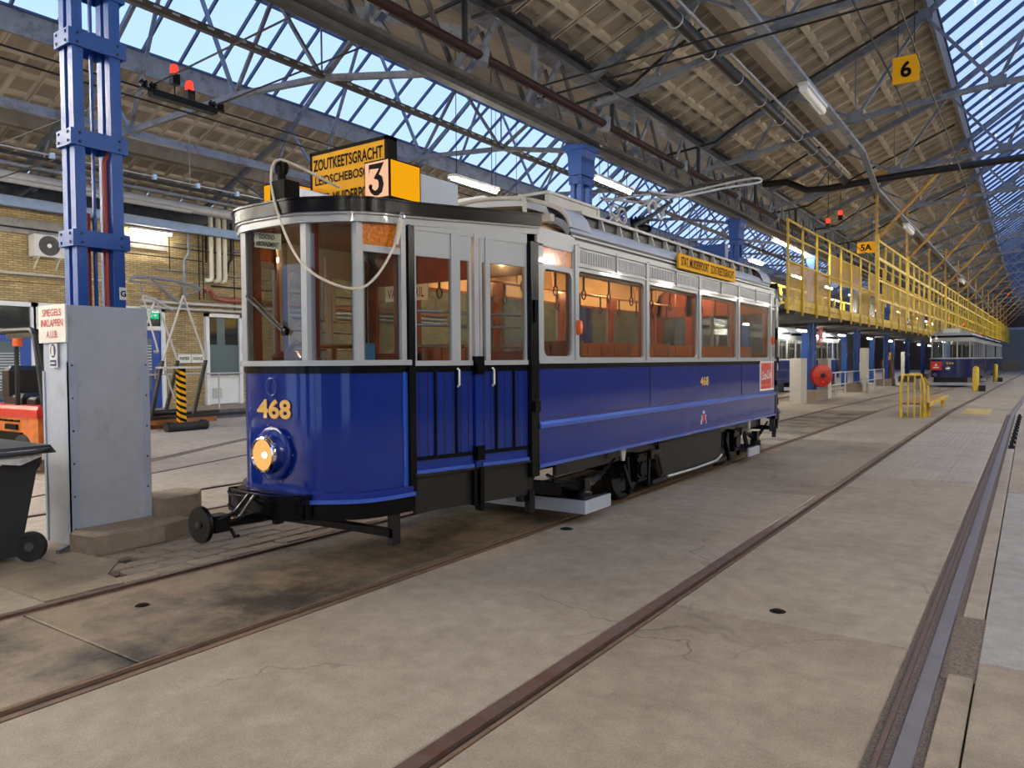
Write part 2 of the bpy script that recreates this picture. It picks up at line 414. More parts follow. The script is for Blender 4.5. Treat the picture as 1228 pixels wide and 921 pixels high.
# ================================================================ THE HALL
def D(y): return .02 * max(0.0, y - 26)
def brick_mat(name, c1, c2, mortar, sw=.235, sh=.062, axes='YZ', var=.25):
    mt = bpy.data.materials.new(name); mt.use_nodes = True; t = mt.node_tree; L = t.links; b = t.nodes['Principled BSDF']
    g = t.nodes.new('ShaderNodeNewGeometry'); s = t.nodes.new('ShaderNodeSeparateXYZ'); c = t.nodes.new('ShaderNodeCombineXYZ')
    L.new(g.outputs['Position'], s.inputs[0]); L.new(s.outputs[axes[0]], c.inputs[0]); L.new(s.outputs[axes[1]], c.inputs[1])
    k = t.nodes.new('ShaderNodeTexBrick'); L.new(c.outputs[0], k.inputs['Vector'])
    k.inputs['Scale'].default_value = 1; k.inputs['Brick Width'].default_value = sw; k.inputs['Row Height'].default_value = sh; k.inputs['Mortar Size'].default_value = .008
    k.inputs['Color1'].default_value = (*lin(c1), 1); k.inputs['Color2'].default_value = (*lin(c2), 1); k.inputs['Mortar'].default_value = (*lin(mortar), 1)
    n = t.nodes.new('ShaderNodeTexNoise'); n.inputs['Scale'].default_value = 1.4; n.inputs['Detail'].default_value = 7; L.new(g.outputs['Position'], n.inputs['Vector'])
    r = t.nodes.new('ShaderNodeMapRange'); L.new(n.outputs['Fac'], r.inputs[0]); r.inputs[3].default_value = 1 - var * 1.6; r.inputs[4].default_value = 1 + var
    x = t.nodes.new('ShaderNodeMix'); x.data_type = 'RGBA'; x.blend_type = 'MULTIPLY'; x.inputs[0].default_value = 1
    L.new(k.outputs['Color'], x.inputs[6]); L.new(r.outputs[0], x.inputs[7]); L.new(x.outputs[2], b.inputs['Base Color'])
    bp = t.nodes.new('ShaderNodeBump'); bp.inputs['Strength'].default_value = .5; bp.inputs['Distance'].default_value = .01; bp.invert = True
    L.new(k.outputs['Fac'], bp.inputs['Height']); L.new(bp.outputs[0], b.inputs['Normal']); b.inputs['Roughness'].default_value = .85
    MATS[name] = mt; return mt
m_brick = brick_mat('yellow_stock_brick', (198, 176, 126), (164, 142, 98), (122, 106, 82))
m_brickdk = brick_mat('brown_brick', (120, 92, 72), (92, 70, 58), (80, 70, 62), axes='XZ')

# ---- floor: base, slabs, rails, plates, paving
floor = thing('floor', (0, 0, 0), kind='structure')
MB().box(-24.5, 14, -9.3, 127, -.4, -.07).build('sub_base', m_gap, floor)
XT = {'5L': -5.535, '5R': -3.98, '6L': -2.05, '6R': -.45, 'bL': -9.0}
def slab(x0, x1, y0, y1, mat, h=0):
    MB().cbox(x0 + .005, x1 - .005, y0 + .008, y1 - .008, -.08, h, .005).build('concrete_slab', mat, floor)
def run(x0, x1, ys, mats):
    for i in range(len(ys) - 1): slab(x0, x1, ys[i], ys[i + 1], mats[i % len(mats)])
g = .075
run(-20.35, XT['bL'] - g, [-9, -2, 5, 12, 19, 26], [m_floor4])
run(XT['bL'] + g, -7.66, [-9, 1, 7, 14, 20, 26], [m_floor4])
run(-7.66, XT['5L'] - g, [-9, -3.2, 2.95], [m_floor])
slab(-7.66, -6.64, 2.95, 6.4, m_floor2)
run(-7.66, XT['5L'] - g, [6.4, 13, 20, 26], [m_floor, m_floor2])
run(XT['5L'] + g, XT['5R'] - g, [-9, -3, 2.2, 9, 15, 21, 26], [m_oil])
run(XT['5R'] + g, XT['6L'] - g, [-9, 0, 9.5, 16.2, 26], [m_floor2, m_floor])
run(XT['6L'] + g, XT['6R'] - g - .03, [-9, -1, 4.75], [m_floor2]); slab(XT['6L'] + g, XT['6R'] - g - .03, 4.75, 11.5, m_floor)
slab(XT['6R'] + g + .03, -.22, -9, 4.5, m_floor2); slab(-.22, 14, -9, 4.74, m_floor2)
slab(XT['6R'] + g + .03, -.22, 5.55, 26, m_floor); slab(-.22, 14, 4.74, 11, m_floor3); slab(-.22, 14, 11, 26, m_floor)
MB().box(XT['6R'] - .14, XT['6R'] + .14, -9, 26, -.08, -.018).build('rail_bed', m_gravel, floor)
for k_ in ('6L', '5L', '5R', 'bL'): MB().box(XT[k_] - .09, XT[k_] + .09, -9, 26, -.08, -.024).build('rail_bed', m_gap, floor)
MB().box(XT['6R'] + g, -.2, 4.45, 5.6, -.08, -.012).build('gravel_pocket', m_gravel, floor, label='grit filled pocket beside the rail')
for y0, y1 in ((11.5, 13.0), (13.0, 16.1), (16.1, 19.3), (19.3, 22.5)):
    p = MB().cbox(XT['6L'] + g + .004, XT['6R'] - g - .034, y0 + .006, y1 - .006, -.08, .004, .008)
    x = XT['6L'] + .14
    while x < XT['6R'] - .2: p.box(x, x + .022, y0 + .05, y1 - .05, .003, .009); x += .085
    p.build('tread_plate', m_plate, floor)
slab(XT['6L'] + g, XT['6R'] - g - .03, 22.5, 26, m_floor)
MB().box(-24.5, 14, 26, 127, -.1, 0).build('concrete_slab', m_floor, floor)
gr = MB()
for i in range(8): gr.box(-1.7, -.98, 25.9 + i * .36, 26.1 + i * .36, -.001, .012)
gr.build('hatch_marking', M('faded_yellow_paint', (206, 186, 122), .8, var=.2), floor)
# brick paving beside the column, each brick its own object
bm_ = MB().cbox(-.141, .141, -.092, .092, -.07, 0, .012).mesh('paving_brick', m_brickpave)
row = 0; x = -6.53
while x < XT['5L'] - .15:
    y = 3.12 + (row % 2) * .15
    while y < 6.3:
        if not (y < 3.35 and x < -6.2):
            o = piece(bm_, 'paving_brick', floor, (x, y, random.uniform(-.010, .003)), (random.uniform(-.015, .015), random.uniform(-.015, .015), PI / 2 + random.uniform(-.02, .02)))
        y += .30
    x += .20; row += 1
MB().prism([(-6.64, 2.4), (-5.62, 2.4), (-5.62, 2.95), (-5.95, 3.0), (-6.3, 3.28), (-6.64, 3.2)], 'z', -.08, .012).build('broken_slab', m_floor2, floor)
MB().box(-6.64, XT['5L'] - g, 2.9, 6.4, -.08, -.045).build('sand_bed', m_gap, floor)
# rails
def rail(xc, y0, y1, side, mat_head, grit, w=.062, step=3, drift=True, lip=True):
    ys = [y0]
    while ys[-1] < y1: ys.append(min(ys[-1] + step, y1))
    def sec(a, b, za, zb): # prismatic ribbon along the rail
        q = MB()
        for i in range(len(ys) - 1):
            d0, d1 = (D(ys[i]), D(ys[i + 1])) if drift else (0, 0); up0 = .012 if ys[i] >= 26 else 0; up1 = .012 if ys[i + 1] > 26 else 0
            vs = [(xc + a + d0, ys[i], za), (xc + b + d0, ys[i], za), (xc + b + d1, ys[i + 1], za), (xc + a + d1, ys[i + 1], za)]
            vs += [(v[0], v[1], zb + (up0 if k in (0, 1) else up1)) for k, v in enumerate(vs)]
            q.add(vs, [(0, 3, 2, 1), (4, 5, 6, 7), (0, 1, 5, 4), (1, 2, 6, 5), (2, 3, 7, 6), (3, 0, 4, 7)])
        return q
    s = side
    lo, hi = sorted((-s * .07, -s * .07 + s * w)); sec(lo, hi, -.08, .001).build('rail_head', mat_head, floor)
    lo, hi = sorted((s * (w - .07), s * .05)); sec(lo, hi, -.08, -.022).build('rail_groove', grit, floor)
    if lip:
        lo, hi = sorted((s * .05, s * .073)); sec(lo, hi, -.08, -.001).build('rail_lip', m_rust if mat_head is not m_railshiny else m_rail, floor)
rail(XT['5L'], -9, 126, 1, m_rail, m_gap, .05); rail(XT['5R'], -9, 126, -1, m_rust, m_gap, .045)
rail(XT['6L'], -9, 126, 1, m_rail, m_gap, .085); rail(XT['6R'], -9, 126, -1, m_railshiny, m_gravel, .075)
rail(XT['bL'], -9, 60, 1, m_rail, m_gap, .05)
def skew(p, q):
    MB().beam((*p, -.03), (*q, -.03), .06, .075).build('rail_head', m_rail, floor)
skew((-7.70, 4.3), (-7.66, 9.2)); skew((-10.2, 4.0), (-12.3, 10.2)); skew((-12.0, 6.4), (-15.1, 12.0)); skew((-12.15, 6.4), (-15.25, 12.0))
# clamps along the right rail
cm = MB().box(-.05, .05, -.07, .07, 0, .05).box(-.03, .03, -.03, .03, .05, .1).mesh('rail_clamp', m_under)
for i in range(10): piece(cm, 'rail_clamp', floor, (-.27 + .004 * i, 16.4 + i * .95, 0))

# ---- raised walkway along the left wall
plat = thing('trim_1', (-20.35, 13, 0), kind='structure')
MB().box(-22.5, -20.35, -9, 27, 0, .3).build('walkway', m_floor, plat)
for i in range(12): MB().box(-20.349, -20.32, -8 + i * 2.9, -5.2 + i * 2.9, .0, .27).build('kerb_plate', M('kerb_dark', (74, 78, 86), .6, var=.4, scale=5), plat)

# ---- walls
wl = thing('wall_left', (-22.5, 30, 0), kind='structure')
MB().box(-22.8, -22.5, -9, 127, 0, 6.05).build('brick_face', m_brick, wl)
MB().box(-24.6, -24.4, -9, 127, 5.9, 7.3).box(-24.5, -22.5, -9, 127, 5.95, 6.06).build('upper_wall', m_steeldk, wl)
for y in (13.2, 19.5, 5.6): MB().box(-22.5, -22.38, y, y + .55, .3, 4.05).build('brick_pier', m_brick, wl)
MB().box(-22.5, -22.44, -9, 13.4, 5.22, 5.62).build('lintel_band', m_band, wl)
MB().box(-22.5, -22.43, -9, 27, 3.92, 4.0).build('string_course', m_brick, wl)
wf = thing('wall_far', (-6, 126, 0), kind='structure')
MB().box(-24.6, 14, 126, 126.4, 0, 12.5).build('brick_face', m_brickdk, wf)
dr = thing('door_1', (-1, 126, 0), kind='structure')
d = MB(); 
for i in range(22): d.box(-3.4, 3.4, 125.9, 125.96 + .03 * (i % 2), .05 + i * .25, .28 + i * .25)
d.build('roller_shutter', M('shutter_grey', (160, 158, 152), .6, var=.05), dr)
MB().box(-3.6, 3.6, 125.86, 125.99, 5.55, 5.9).build('shutter_box', m_fix, dr)
wr = thing('wall_right', (10.4, 40, 0), kind='structure')
MB().box(10.4, 10.7, -9, 127, 0, 7.4).build('brick_face', M('limewashed_brick', (100, 92, 82), .85, var=.15, scale=2, bump=.3), wr)
wb = thing('wall_back', (-6, -9, 0), kind='structure')
b = MB()
for x0, x1 in ((-24.6, -21.0), (-16.6, -14.8), (-10.4, -7.1), (-2.9, -2.5), (1.7, 3.2), (7.4, 10.7)): b.box(x0, x1, -9.3, -9, 0, 5.0)
b.box(-24.6, 10.7, -9.3, -9, 5.0, 12.5).build('brick_face', m_brickdk, wb)

# ---- roof: bay width 17.25, valleys over the column rows
BAY = 17.25; XR = 1.43
def zs(x): return 10.09 + .4 * x
ceil = thing('ceiling', (0, 0, 7), kind='structure')
def coffer(L, n):
    q = MB(); w = .05; h = .075; rim_f = []
    for i in range(n):
        for j in range(2):
            u0, u1 = i * L / n + (.012 if i == 0 else 0), (i + 1) * L / n - (.012 if i == n - 1 else 0); v0, v1 = j * .6 + (.014 if j == 0 else 0), j * .6 + .6 - (.014 if j == 1 else 0)
            a = [(u0, v0, 0), (u1, v0, 0), (u1, v1, 0), (u0, v1, 0)]
            b = [(u0 + w, v0 + w, 0), (u1 - w, v0 + w, 0), (u1 - w, v1 - w, 0), (u0 + w, v1 - w, 0)]
            c = [(u0 + w + .012, v0 + w + .012, h), (u1 - w - .012, v0 + w + .012, h), (u1 - w - .012, v1 - w - .012, h), (u0 + w + .012, v1 - w - .012, h)]
            rim_f += [len(q.f) + k for k in range(8)]
            q.add(a + b + c, [(k, (k + 1) % 4, 4 + (k + 1) % 4, 4 + k) for k in range(4)] + [(4 + k, 4 + (k + 1) % 4, 8 + (k + 1) % 4, 8 + k) for k in range(4)] + [(8, 9, 10, 11)])
    q.box(0, L, 0, 1.2, .11, .16)
    for s in ((0, L, 0, .012), (0, L, 1.188, 1.2)): q.box(*s, .03, .12)
    me = q.map(lambda u, v, z: (u, v, z + .4 * u)).mesh('roof_panel', m_roofc); me.materials.append(m_roofr)
    for k in rim_f: me.polygons[k].material_index = 1
    return me
pa, pb = coffer(2.40, 4), coffer(2.72, 4)
for bay in (0, 1):
    off = -BAY * bay
    for i in range(70):
        y = -9 + i * 1.2
        piece(pa, 'roof_panel', ceil, (-7.05 + off, y, zs(-7.05) - 7)); piece(pb, 'roof_panel', ceil, (-4.62 + off, y, zs(-4.62) - 7))
    def sl(x0, x1, y0, y1, mirror=False, t=.16):
        f = (lambda x: 2 * XR - x) if mirror else (lambda x: x)
        vs = [(f(x) + off, y, zs(x) + dz) for dz in (0, t) for x, y in ((x0, y0), (x1, y0), (x1, y1), (x0, y1))]
        MB().add(vs, [(0, 3, 2, 1), (4, 5, 6, 7), (0, 1, 5, 4), (1, 2, 6, 5), (2, 3, 7, 6), (3, 0, 4, 7)]).build('roof_slab', m_roofc, ceil)
    sl(-7.05, -1.9, 75, 127); sl(-7.05, -1.9, -9.3, 127, True)
    # haunched purlin beam, upstand at the foot of the glass
    MB().prism([(-4.86 + off, zs(-4.86)), (-4.8 + off, zs(-4.8) - .26), (-4.55 + off, zs(-4.8) - .26), (-4.5 + off, zs(-4.5))], 'y', -9, 127).build('purlin_beam', m_roofc, ceil)
    MB().box(-1.98 + off, -1.9 + off, -9, 127, zs(-1.9) - .1, zs(-1.9) + .48).build('upstand', m_band, ceil)
    MB().box(2 * XR + 1.9 + off, 2 * XR + 1.98 + off, -9, 127, zs(-1.9) - .1, zs(-1.9) + .48).build('upstand', m_band, ceil)
    MB().box(-2.02 + off, -1.86 + off, -9, 127, zs(-1.9) + .46, zs(-1.9) + .52).build('sill_flashing', m_barblue, ceil)
    # glass slopes
    sky = thing('window_%d' % (bay + 1), (XR + off, 60, 10), kind='structure')
    zb, zt = zs(-1.9) + .52, zs(-1.9) + .52 + 3.33 * .72
    pane = MB().add([(-1.9, 0, zb), (XR, 0, zt), (XR, 1.0, zt), (-1.9, 1.0, zb)], [(0, 1, 2, 3)]).mesh('glass_pane', m_sky)
    bar = MB().beam((-1.9, 0, zb - .03), (XR, 0, zt - .03), .055, .10).mesh('glazing_bar', m_barblue)
    for i in range(131):
        y = -8.7 + i * 1.03
        piece(pane, 'glass_pane', sky, (off - XR - off, y + .015 - 60, -10)); piece(bar, 'glazing_bar', sky, (-XR, y - 60, -10))
    big = MB().add([(2 * XR + 1.9, 0, zb), (XR, 0, zt), (XR, 10, zt), (2 * XR + 1.9, 10, zb)], [(0, 1, 2, 3)]).mesh('glass_pane', m_sky)
    for i in range(14): piece(big, 'glass_pane', sky, (-XR, -9 + i * 9.7 - 60, -10))
    bb = MB()
    for i in range(131):
        y = -8.7 + i * 1.03; bb.beam((2 * XR + 1.9 + off, y, zb - .03), (XR + off, y, zt - .03), .055, .10)
    bb.build('glazing_bars', m_barblue, sky, kind='stuff')
    MB().box(XR - .12 + off, XR + .12 + off, -9, 127, zt - .12, zt + .06).build('ridge_beam', m_barblue, sky)
    MB().beam((.2 + off, -9, zb + 1.5), (.2 + off, 127, zb + 1.5), .05, .08).build('glass_purlin', m_barblue, sky)

# ---- trusses
def truss(off, y, near):
    A, B_, C_, Dn = (-6.75, 6.43), (-5.65, 6.60), (-3.3, 7.05), (-.62, 7.27)
    T0, T1, T2, R_ = (-6.85, 6.98), (-4.72, 7.86), (-1.95, 8.98), (XR, 11.55)
    mem = [('rafter', T0, T2, .13, .15), ('rafter', T2, R_, .09, .12), ('bottom_chord', A, B_, .12, .10), ('bottom_chord', B_, C_, .12, .10), ('bottom_chord', C_, Dn, .12, .10),
           ('strut', B_, T1, .06, .06), ('strut', T1, C_, .09, .05), ('strut', C_, T2, .08, .06), ('strut', T2, Dn, .07, .06), ('strut', Dn, R_, .08, .06), ('strut', C_, (-3.3, 8.5), .025, .025)]
    mir = [(n, (2 * XR - p[0], p[1]), (2 * XR - q[0], q[1]), w, h) for n, p, q, w, h in mem]
    mid = [('bottom_chord', Dn, (2 * XR - Dn[0], Dn[1]), .12, .10)]
    o = thing('roof_truss', (XR + off, y, 7), kind='structure')
    V = lambda p: (p[0] + off, y, p[1])
    if near:
        for n, p, q, w, h in mem + mid: MB().beam(V(p), V(q), w, h).build(n, m_steel, o)
        gp = MB()
        for p in (B_, C_, Dn, T1, T2): gp.box(p[0] + off - .16, p[0] + off + .16, y - .012, y + .012, p[1] - .10, p[1] + .16)
        gp.build('gusset_plate', m_steel, o)
        q_ = MB()
        for n, p, q, w, h in mir: q_.beam(V(p), V(q), w, h)
        q_.build('far_half', m_steel, o)
    else:
        q_ = MB()
        for n, p, q, w, h in mem + mid + mir: q_.beam(V(p), V(q), w, h)
        q_.build('truss_frame', m_steel, o)
for k in range(-1, 21): truss(0, .9 + 5.85 * k, 0 < k < 9)
for k in range(-1, 20): truss(-BAY, 3.95 + 5.85 * k, -1 < k < 9)

# ---- valley girders
gd = thing('roof_girder', (-7.25, 40, 5.9), kind='structure')
MB().box(-7.48, -7.0, -9, 126, 5.93, 6.0).box(-7.28, -7.2, -9, 126, 5.85, 6.1).build('bottom_flange', m_steeldk, gd)
MB().box(-7.42, -7.06, -9, 126, 7.12, 7.26).build('top_chord', m_steel, gd)
MB().box(-7.5, -7.36, -9, 126, 6.55, 6.66).build('side_rail', m_steeldk, gd)
br = MB().beam((0, 0, .06), (0, .8, 1.16), .09, .035, up=(1, 0, 0)).mesh('brace', m_steel)
br2 = MB().beam((0, 0, 1.16), (0, .8, .06), .07, .05, up=(1, 0, 0)).mesh('brace', m_steeldk)
vt = MB().beam((0, 0, .06), (0, 0, 1.18), .08, .08).mesh('upright', m_steel)
for i in range(68):
    y = -8.5 + i * 1.95 - 40
    for x in (.19, -.17):
        piece(br, 'brace', gd, (x, y, 0)); piece(br2, 'brace', gd, (x - .05, y + .95, 0))
    if i % 2 == 0: piece(vt, 'upright', gd, (.2, y - .06, 0))
for xx in (-24.3, 10.1):
    MB().box(xx - .2, xx + .2, -9, 126, 5.95, 6.05).box(xx - .15, xx + .15, -9, 126, 7.12, 7.26).build('wall_girder', m_steeldk, gd)

MB().box(-7.5, -6.95, -9, 126, 7.27, 7.40).build('valley_gutter', m_steeldk, ceil)
# ---- longitudinal pipes, trays, beams
def lp(name, x, z, r, mat, y0=-9, y1=120, label=None, sq=None, cat='pipe'):
    q = MB()
    if sq: q.box(x - sq[0] / 2, x + sq[0] / 2, y0, y1, z - sq[1] / 2, z + sq[1] / 2)
    else: q.tube([(x, y0, z), (x, y1, z)], r, 12)
    return q.build(name, mat, loc=(x, max(y0, 0), z), label=label, category=cat)
rp_ = thing('sprinkler_pipe', (-6.72, 10, 6.16), 'red-brown sprinkler main running under the roof along the girder', 'pipe')
MB().tube([(-6.72, -9, 6.16), (-6.72, 118, 6.16)], .07, 12).build('main', m_redpipe, rp_)
for i in range(8):
    y = 1.2 + i * 3.9
    MB().cyl((-6.72, y, 6.05), (-6.72, y + .05, 6.30), .1, 10).build('hanger_clip', m_steel, rp_)
for i, y in enumerate((8.6, 13.2, 17.8, 22.4, 27.0, 31.6, 36.2)):
    MB().cyl((-6.72, y, 6.16), (-6.72, y, 6.86), .045, 8).tube([(-7.6, y, 6.78), (-6.9, y, 6.84), (-6.3, y, 6.9), (-5.7, y, 7.25), (-4.9, y, 7.62)] + ([(-2.0, y, 8.85)] if i % 2 == 0 else []), .03, 8).build('branch', m_redpipe if 0 else m_wire, rp_)
bp_ = thing('black_duct', (-4.5, 10, 6.8), 'long black round duct with clamp rings under the roof slab', 'duct')
MB().tube([(-4.5, -6, 6.83), (-4.5, 23.6, 6.83)], .11, 14).build('duct', m_blackm, bp_)
MB().tube([(-4.34, -6, 6.96), (-4.34, 23.5, 6.96)], .028, 8).build('conduit', m_pipe, bp_)
rg = MB()
for i in range(20): rg.lathe([(.116, 0), (.128, .02), (.116, .04)], (-4.5, -5 + i * 1.45, 6.83), (0, 1, 0), 12)
rg.build('clamp_ring', m_pipe, bp_)
bx = thing('black_cross_duct', (-3.5, 24.2, 6.8), 'thick black hose crossing the bay towards the right skylight', 'duct')
MB().tube([(-6.9, 23.8, 7.1), (-6.2, 23.8, 7.08), (-5.6, 23.8, 6.75), (-5, 23.8, 6.72), (-3.0, 23.8, 6.82), (-1, 23.8, 6.86), (2.6, 23.8, 6.9)], .1, 12).build('hose', m_blackm, bx)
ct = thing('cable_tray', (-3.45, 10, 6.7), 'grey cable tray stepping down along the middle of the near roof bay', 'cable tray')
MB().beam((-3.45, -8, 6.73), (-3.45, 20.2, 6.73), .16, .07).beam((-3.45, 20.2, 6.73), (-3.45, 22.2, 6.2), .14, .07).beam((-3.45, 22.2, 6.2), (-3.3, 23.6, 6.0), .14, .07).beam((-3.3, 23.6, 6.0), (-3.0, 100, 6.3), .14, .07).build('tray', m_steel, ct)
MB().beam((-3.53, -8, 6.77), (-3.53, 20.2, 6.77), .012, .12).build('tray_edge', m_pipe, ct)
def roof_z(x):
    xx = x if x > -7.1 else x + BAY
    if xx > XR: xx = 2 * XR - xx
    return zs(xx) if xx < -1.9 else zs(-1.9) + .5 + (xx + 1.9) * .72
ORD = 'first second third fourth fifth sixth seventh eighth ninth tenth eleventh twelfth'.split()
def fixture(name, x, y0, y1, z, label, lit=True, grp=None, cat='lamp', hang=None, mat=None):
    if hang == 7.0: hang = roof_z(x)
    o = thing(name, (x, (y0 + y1) / 2, z), label, cat, grp)
    MB().box(x - .09, x + .09, y0 - .03, y1 + .03, z + .03, z + .09).build('housing', m_fix, o)
    if lit:
        MB().tube([(x, y0, z), (x, y1, z)], .026, 10).build('tube', mat or m_tube, o)
        if x < -22: MB().box(-22.5, x, y0 + .2, y0 + .26, z + .03, z + .08).box(-22.5, x, y1 - .26, y1 - .2, z + .03, z + .08).build('wall_bracket', m_fix, o)
    else:
        MB().tube([(x, y0, z - .02), (x, y1, z - .02)], .075, 12).build('diffuser', m_white, o)
    if hang:
        MB().cyl((x, y0 + .15, z + .09), (x, y0 + .15, hang), .008, 6).cyl((x, y1 - .15, z + .09), (x, y1 - .15, hang), .008, 6).build('hanger', m_wire, o)
    return o
fixture('ceiling_light', -3.45, 14.35, 15.9, 6.595, 'unlit white diffuser lamp under the cable tray, before the kink', False)
fixture('ceiling_light', -3.3, 26.8, 28.3, 5.86, 'unlit white diffuser lamp under the tray, past the kink', False)
fixture('ceiling_light', -3.2, 48, 50, 5.95, 'small far diffuser lamp under the tray over the gallery hangers', False)
fixture('tube_light', -9.5, 11.7, 13.2, 5.3, 'lit fluorescent tube hanging above the tram number box', hang=7.0)
fixture('tube_light', -7.5, 14.0, 15.6, 5.45, 'lit fluorescent tube under the girder beside the blue column capital', hang=5.93)
for i, (a, w) in enumerate(((27.4, 'first'), (29.6, 'second'), (31.5, 'third'))): fixture('tube_light', -7.55, a, a + 1.5, 5.95 - .06, '%s lit tube in the row over the near end of the yellow gallery' % w)
fixture('tube_light', -22.2, 12.1, 13.4, 5.70, 'lit fluorescent tube on the yellow brick wall behind the left column', mat=m_tube2)
for i in range(12): fixture('tube_light', -8.3, 27 + i * 6, 28.5 + i * 6, 5.2, '%s lit tube inside the yellow gallery, counted from its near end' % ORD[i], grp='tubes inside the gallery', hang=5.93)
for i in range(9): fixture('tube_light', -8.9, 27.3 + i * 9, 28.8 + i * 9, 3.01, '%s added tube brightening the space under the gallery deck, counted from its near end' % ORD[i], grp='added tubes under the gallery deck', hang=3.26)  # added lamps to brighten the far hall below the deck
for y in (24, 27.5): fixture('tube_light', -10.8, y, y + 1.5, 5.3, 'lit tube seen over the tram roof, %s' % ('nearer one' if y == 24 else 'farther one'), hang=7.0)
for i in range(16):  # unseen tube rows added as extra light for tram and floor
    for x in (3.2, 8.4):
        fixture('tube_light', x, -6 + i * 6, -4.5 + i * 6, 5.6, 'added unseen tube lighting the hall from the right-hand bay', grp='added tubes of the right-hand bay', hang=7.0)
for i, y in enumerate((-7.5, -4.5, -1.5)):
    fixture('tube_light', -2.9, y, y + 1.5, 5.9, 'added unseen tube behind the viewer lighting the near tracks', grp='added tubes over the near tracks', hang=7.0, mat=m_tube3)  # unseen lamps added to lift the dark foreground
    fixture('tube_light', -13.5, y, y + 1.5, 5.6, 'added unseen tube lighting the open end of the left bay', grp='added tubes at the open end of the left bay', hang=7.0)  # likewise added out of view, to fill the left bay
for i, y in enumerate((-6, -3.6, -1.2, 1.2, 3.4)):  # more added tubes out of view, to brighten the left bay floor
    for x in (-17.5, -11.0): 
        if not (x > -12 and y > 1.5): fixture('tube_light', x, y, y + 1.5, 5.6, 'added unseen tube lighting the open end of the left bay', grp='added tubes at the open end of the left bay', hang=7.0)
    fixture('tube_light', -22.2, y, y + 1.5, 5.70, 'added unseen tube on the brick wall before the first door', grp='added tubes on the brick wall')  # wall tubes added beyond the view as extra light
for i in range(4): fixture('tube_light', -14.5, 20 + i * 6, 21.5 + i * 6, 5.2, '%s added tube brightening the left bay behind the tram, from the near end' % ORD[i], grp='added tubes of the left bay', hang=7.0)  # added fill lamps, placed where the tram hides them

o = thing('lattice_beam', (-11.0, 20, 7.1), 'dark perforated beam crossing the left skylight lengthwise', 'beam')
MB().box(-11.05, -10.95, -9, 100, 7.0, 7.12).build('beam', m_steeldk, o)
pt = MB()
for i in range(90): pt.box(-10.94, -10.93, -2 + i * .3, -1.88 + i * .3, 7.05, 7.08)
pt.build('perforation', M('painted_hole_light', (170, 186, 206), .6), o)  # pale boxes on the beam face stand in for daylight through holes
lp('tie_beam', -17.9, 7.22, 0, m_steel, -9, 100, 'pale grey tie beam running along the left bay trusses', (.12, .2), cat='beam')
lp('tie_beam', -20.4, 8.0, 0, m_steel, -9, 100, 'thin grey tie bar high under the left roof slab', (.06, .08), cat='beam')
o = thing('light_trunking', (-20.6, 10, 6.9), 'black lighting trunking with a bright steel strip in left bay', 'trunking')
MB().box(-20.66, -20.54, -4, 16, 6.84, 6.9).build('rail', m_blackm, o); MB().tube([(-20.5, -4, 6.98), (-20.5, 16, 6.98)], .022, 8).build('strip', m_pipe, o)
cl = MB()
for i in range(14): cl.box(-20.56, -20.44, -3 + i * 1.35, -2.9 + i * 1.35, 6.9, 7.04)
cl.build('clip', M('clip_blue_white', (190, 222, 246), .4), o)
hg = MB()
for i in range(5): hg.cyl((-20.5, 1 + i * 3, 7), (-20.5, 1 + i * 3, 8.6), .012, 6)
hg.build('hanger', m_pipe, o)
lp('vent_pipe', -21.75, 6.55, .15, m_pipe, -6, 17.5, 'thick pale galvanised pipe above the brick wall')
lp('vent_pipe', -21.3, 6.35, .07, m_pipe, 6, 13.5, 'thinner pale pipe just below the thick galvanised pipe')
o = thing('wall_beam', (-21.95, 9, 5.95), 'blue-grey steel channel along the brick wall top', 'beam')
MB().box(-22.05, -21.85, -9, 27, 5.82, 6.08).build('channel', M('beam_lightblue', (128, 150, 178), .5), o)
bk = MB()
for i in range(9): bk.box(-22.5, -22.05, -6.2 + i * 3.7, -6.12 + i * 3.7, 5.9, 5.98)
bk.build('bracket', m_steel, o)
lp('conduit', -22.3, 5.35, .02, m_wire, -9, 27, 'thin dark conduit along the brick wall above the lintel band', cat='conduit')
lp('conduit', -22.3, 4.12, .03, m_pipe, -9, 12, 'grey conduit pair along the wall above the white door frame', cat='conduit')
lp('conduit', -22.3, 3.6, .05, m_pipe, 12.4, 27, 'lower grey pipe on the wall over the glazed white panel', cat='conduit')
lp('conduit', -22.25, 3.42, .04, m_pipe, 12.4, 27, 'lowest grey pipe on the wall over the glazed white panel', cat='conduit')
for z, y0, y1, r, lab, mt_ in ((5.02, 10.4, 14.6, .018, 'thin dark pipe on the wall under the lit wall tube', m_wire), (4.62, 13.0, 22, .022, 'thin grey pipe on the wall behind the cream downpipes', m_steel), (5.5, 13.6, 24, .03, 'grey pipe on the wall just under the wall channel', m_steel), (4.25, 14.9, 24, .025, 'dark pipe on the wall below the cream downpipe elbows', m_wire), (3.3, -4, 7.4, .03, 'grey pipe on the wall over the first blue door', m_pipe)):
    lp('wall_pipe', -22.38, z, r, mt_, y0, y1, lab)
for y, z0, z1, lab in ((13.45, 4.6, 5.9, 'short upright cable left of the grey cranked pipe'), (15.78, 3.4, 5.9, 'upright dark pipe beside the tram front corner'), (16.6, 3.4, 5.9, 'upright pipe on the wall seen through the tram front')):
    MB().cyl((-22.4, y, z0), (-22.4, y, z1), .02, 6).build('wall_pipe', m_wire, loc=(-22.4, y, z0), label=lab, category='pipe')
lp('vent_pipe', -21.2, 6.75, .05, m_steel, 2, 26, 'dark thin pipe above the thick galvanised pipe')
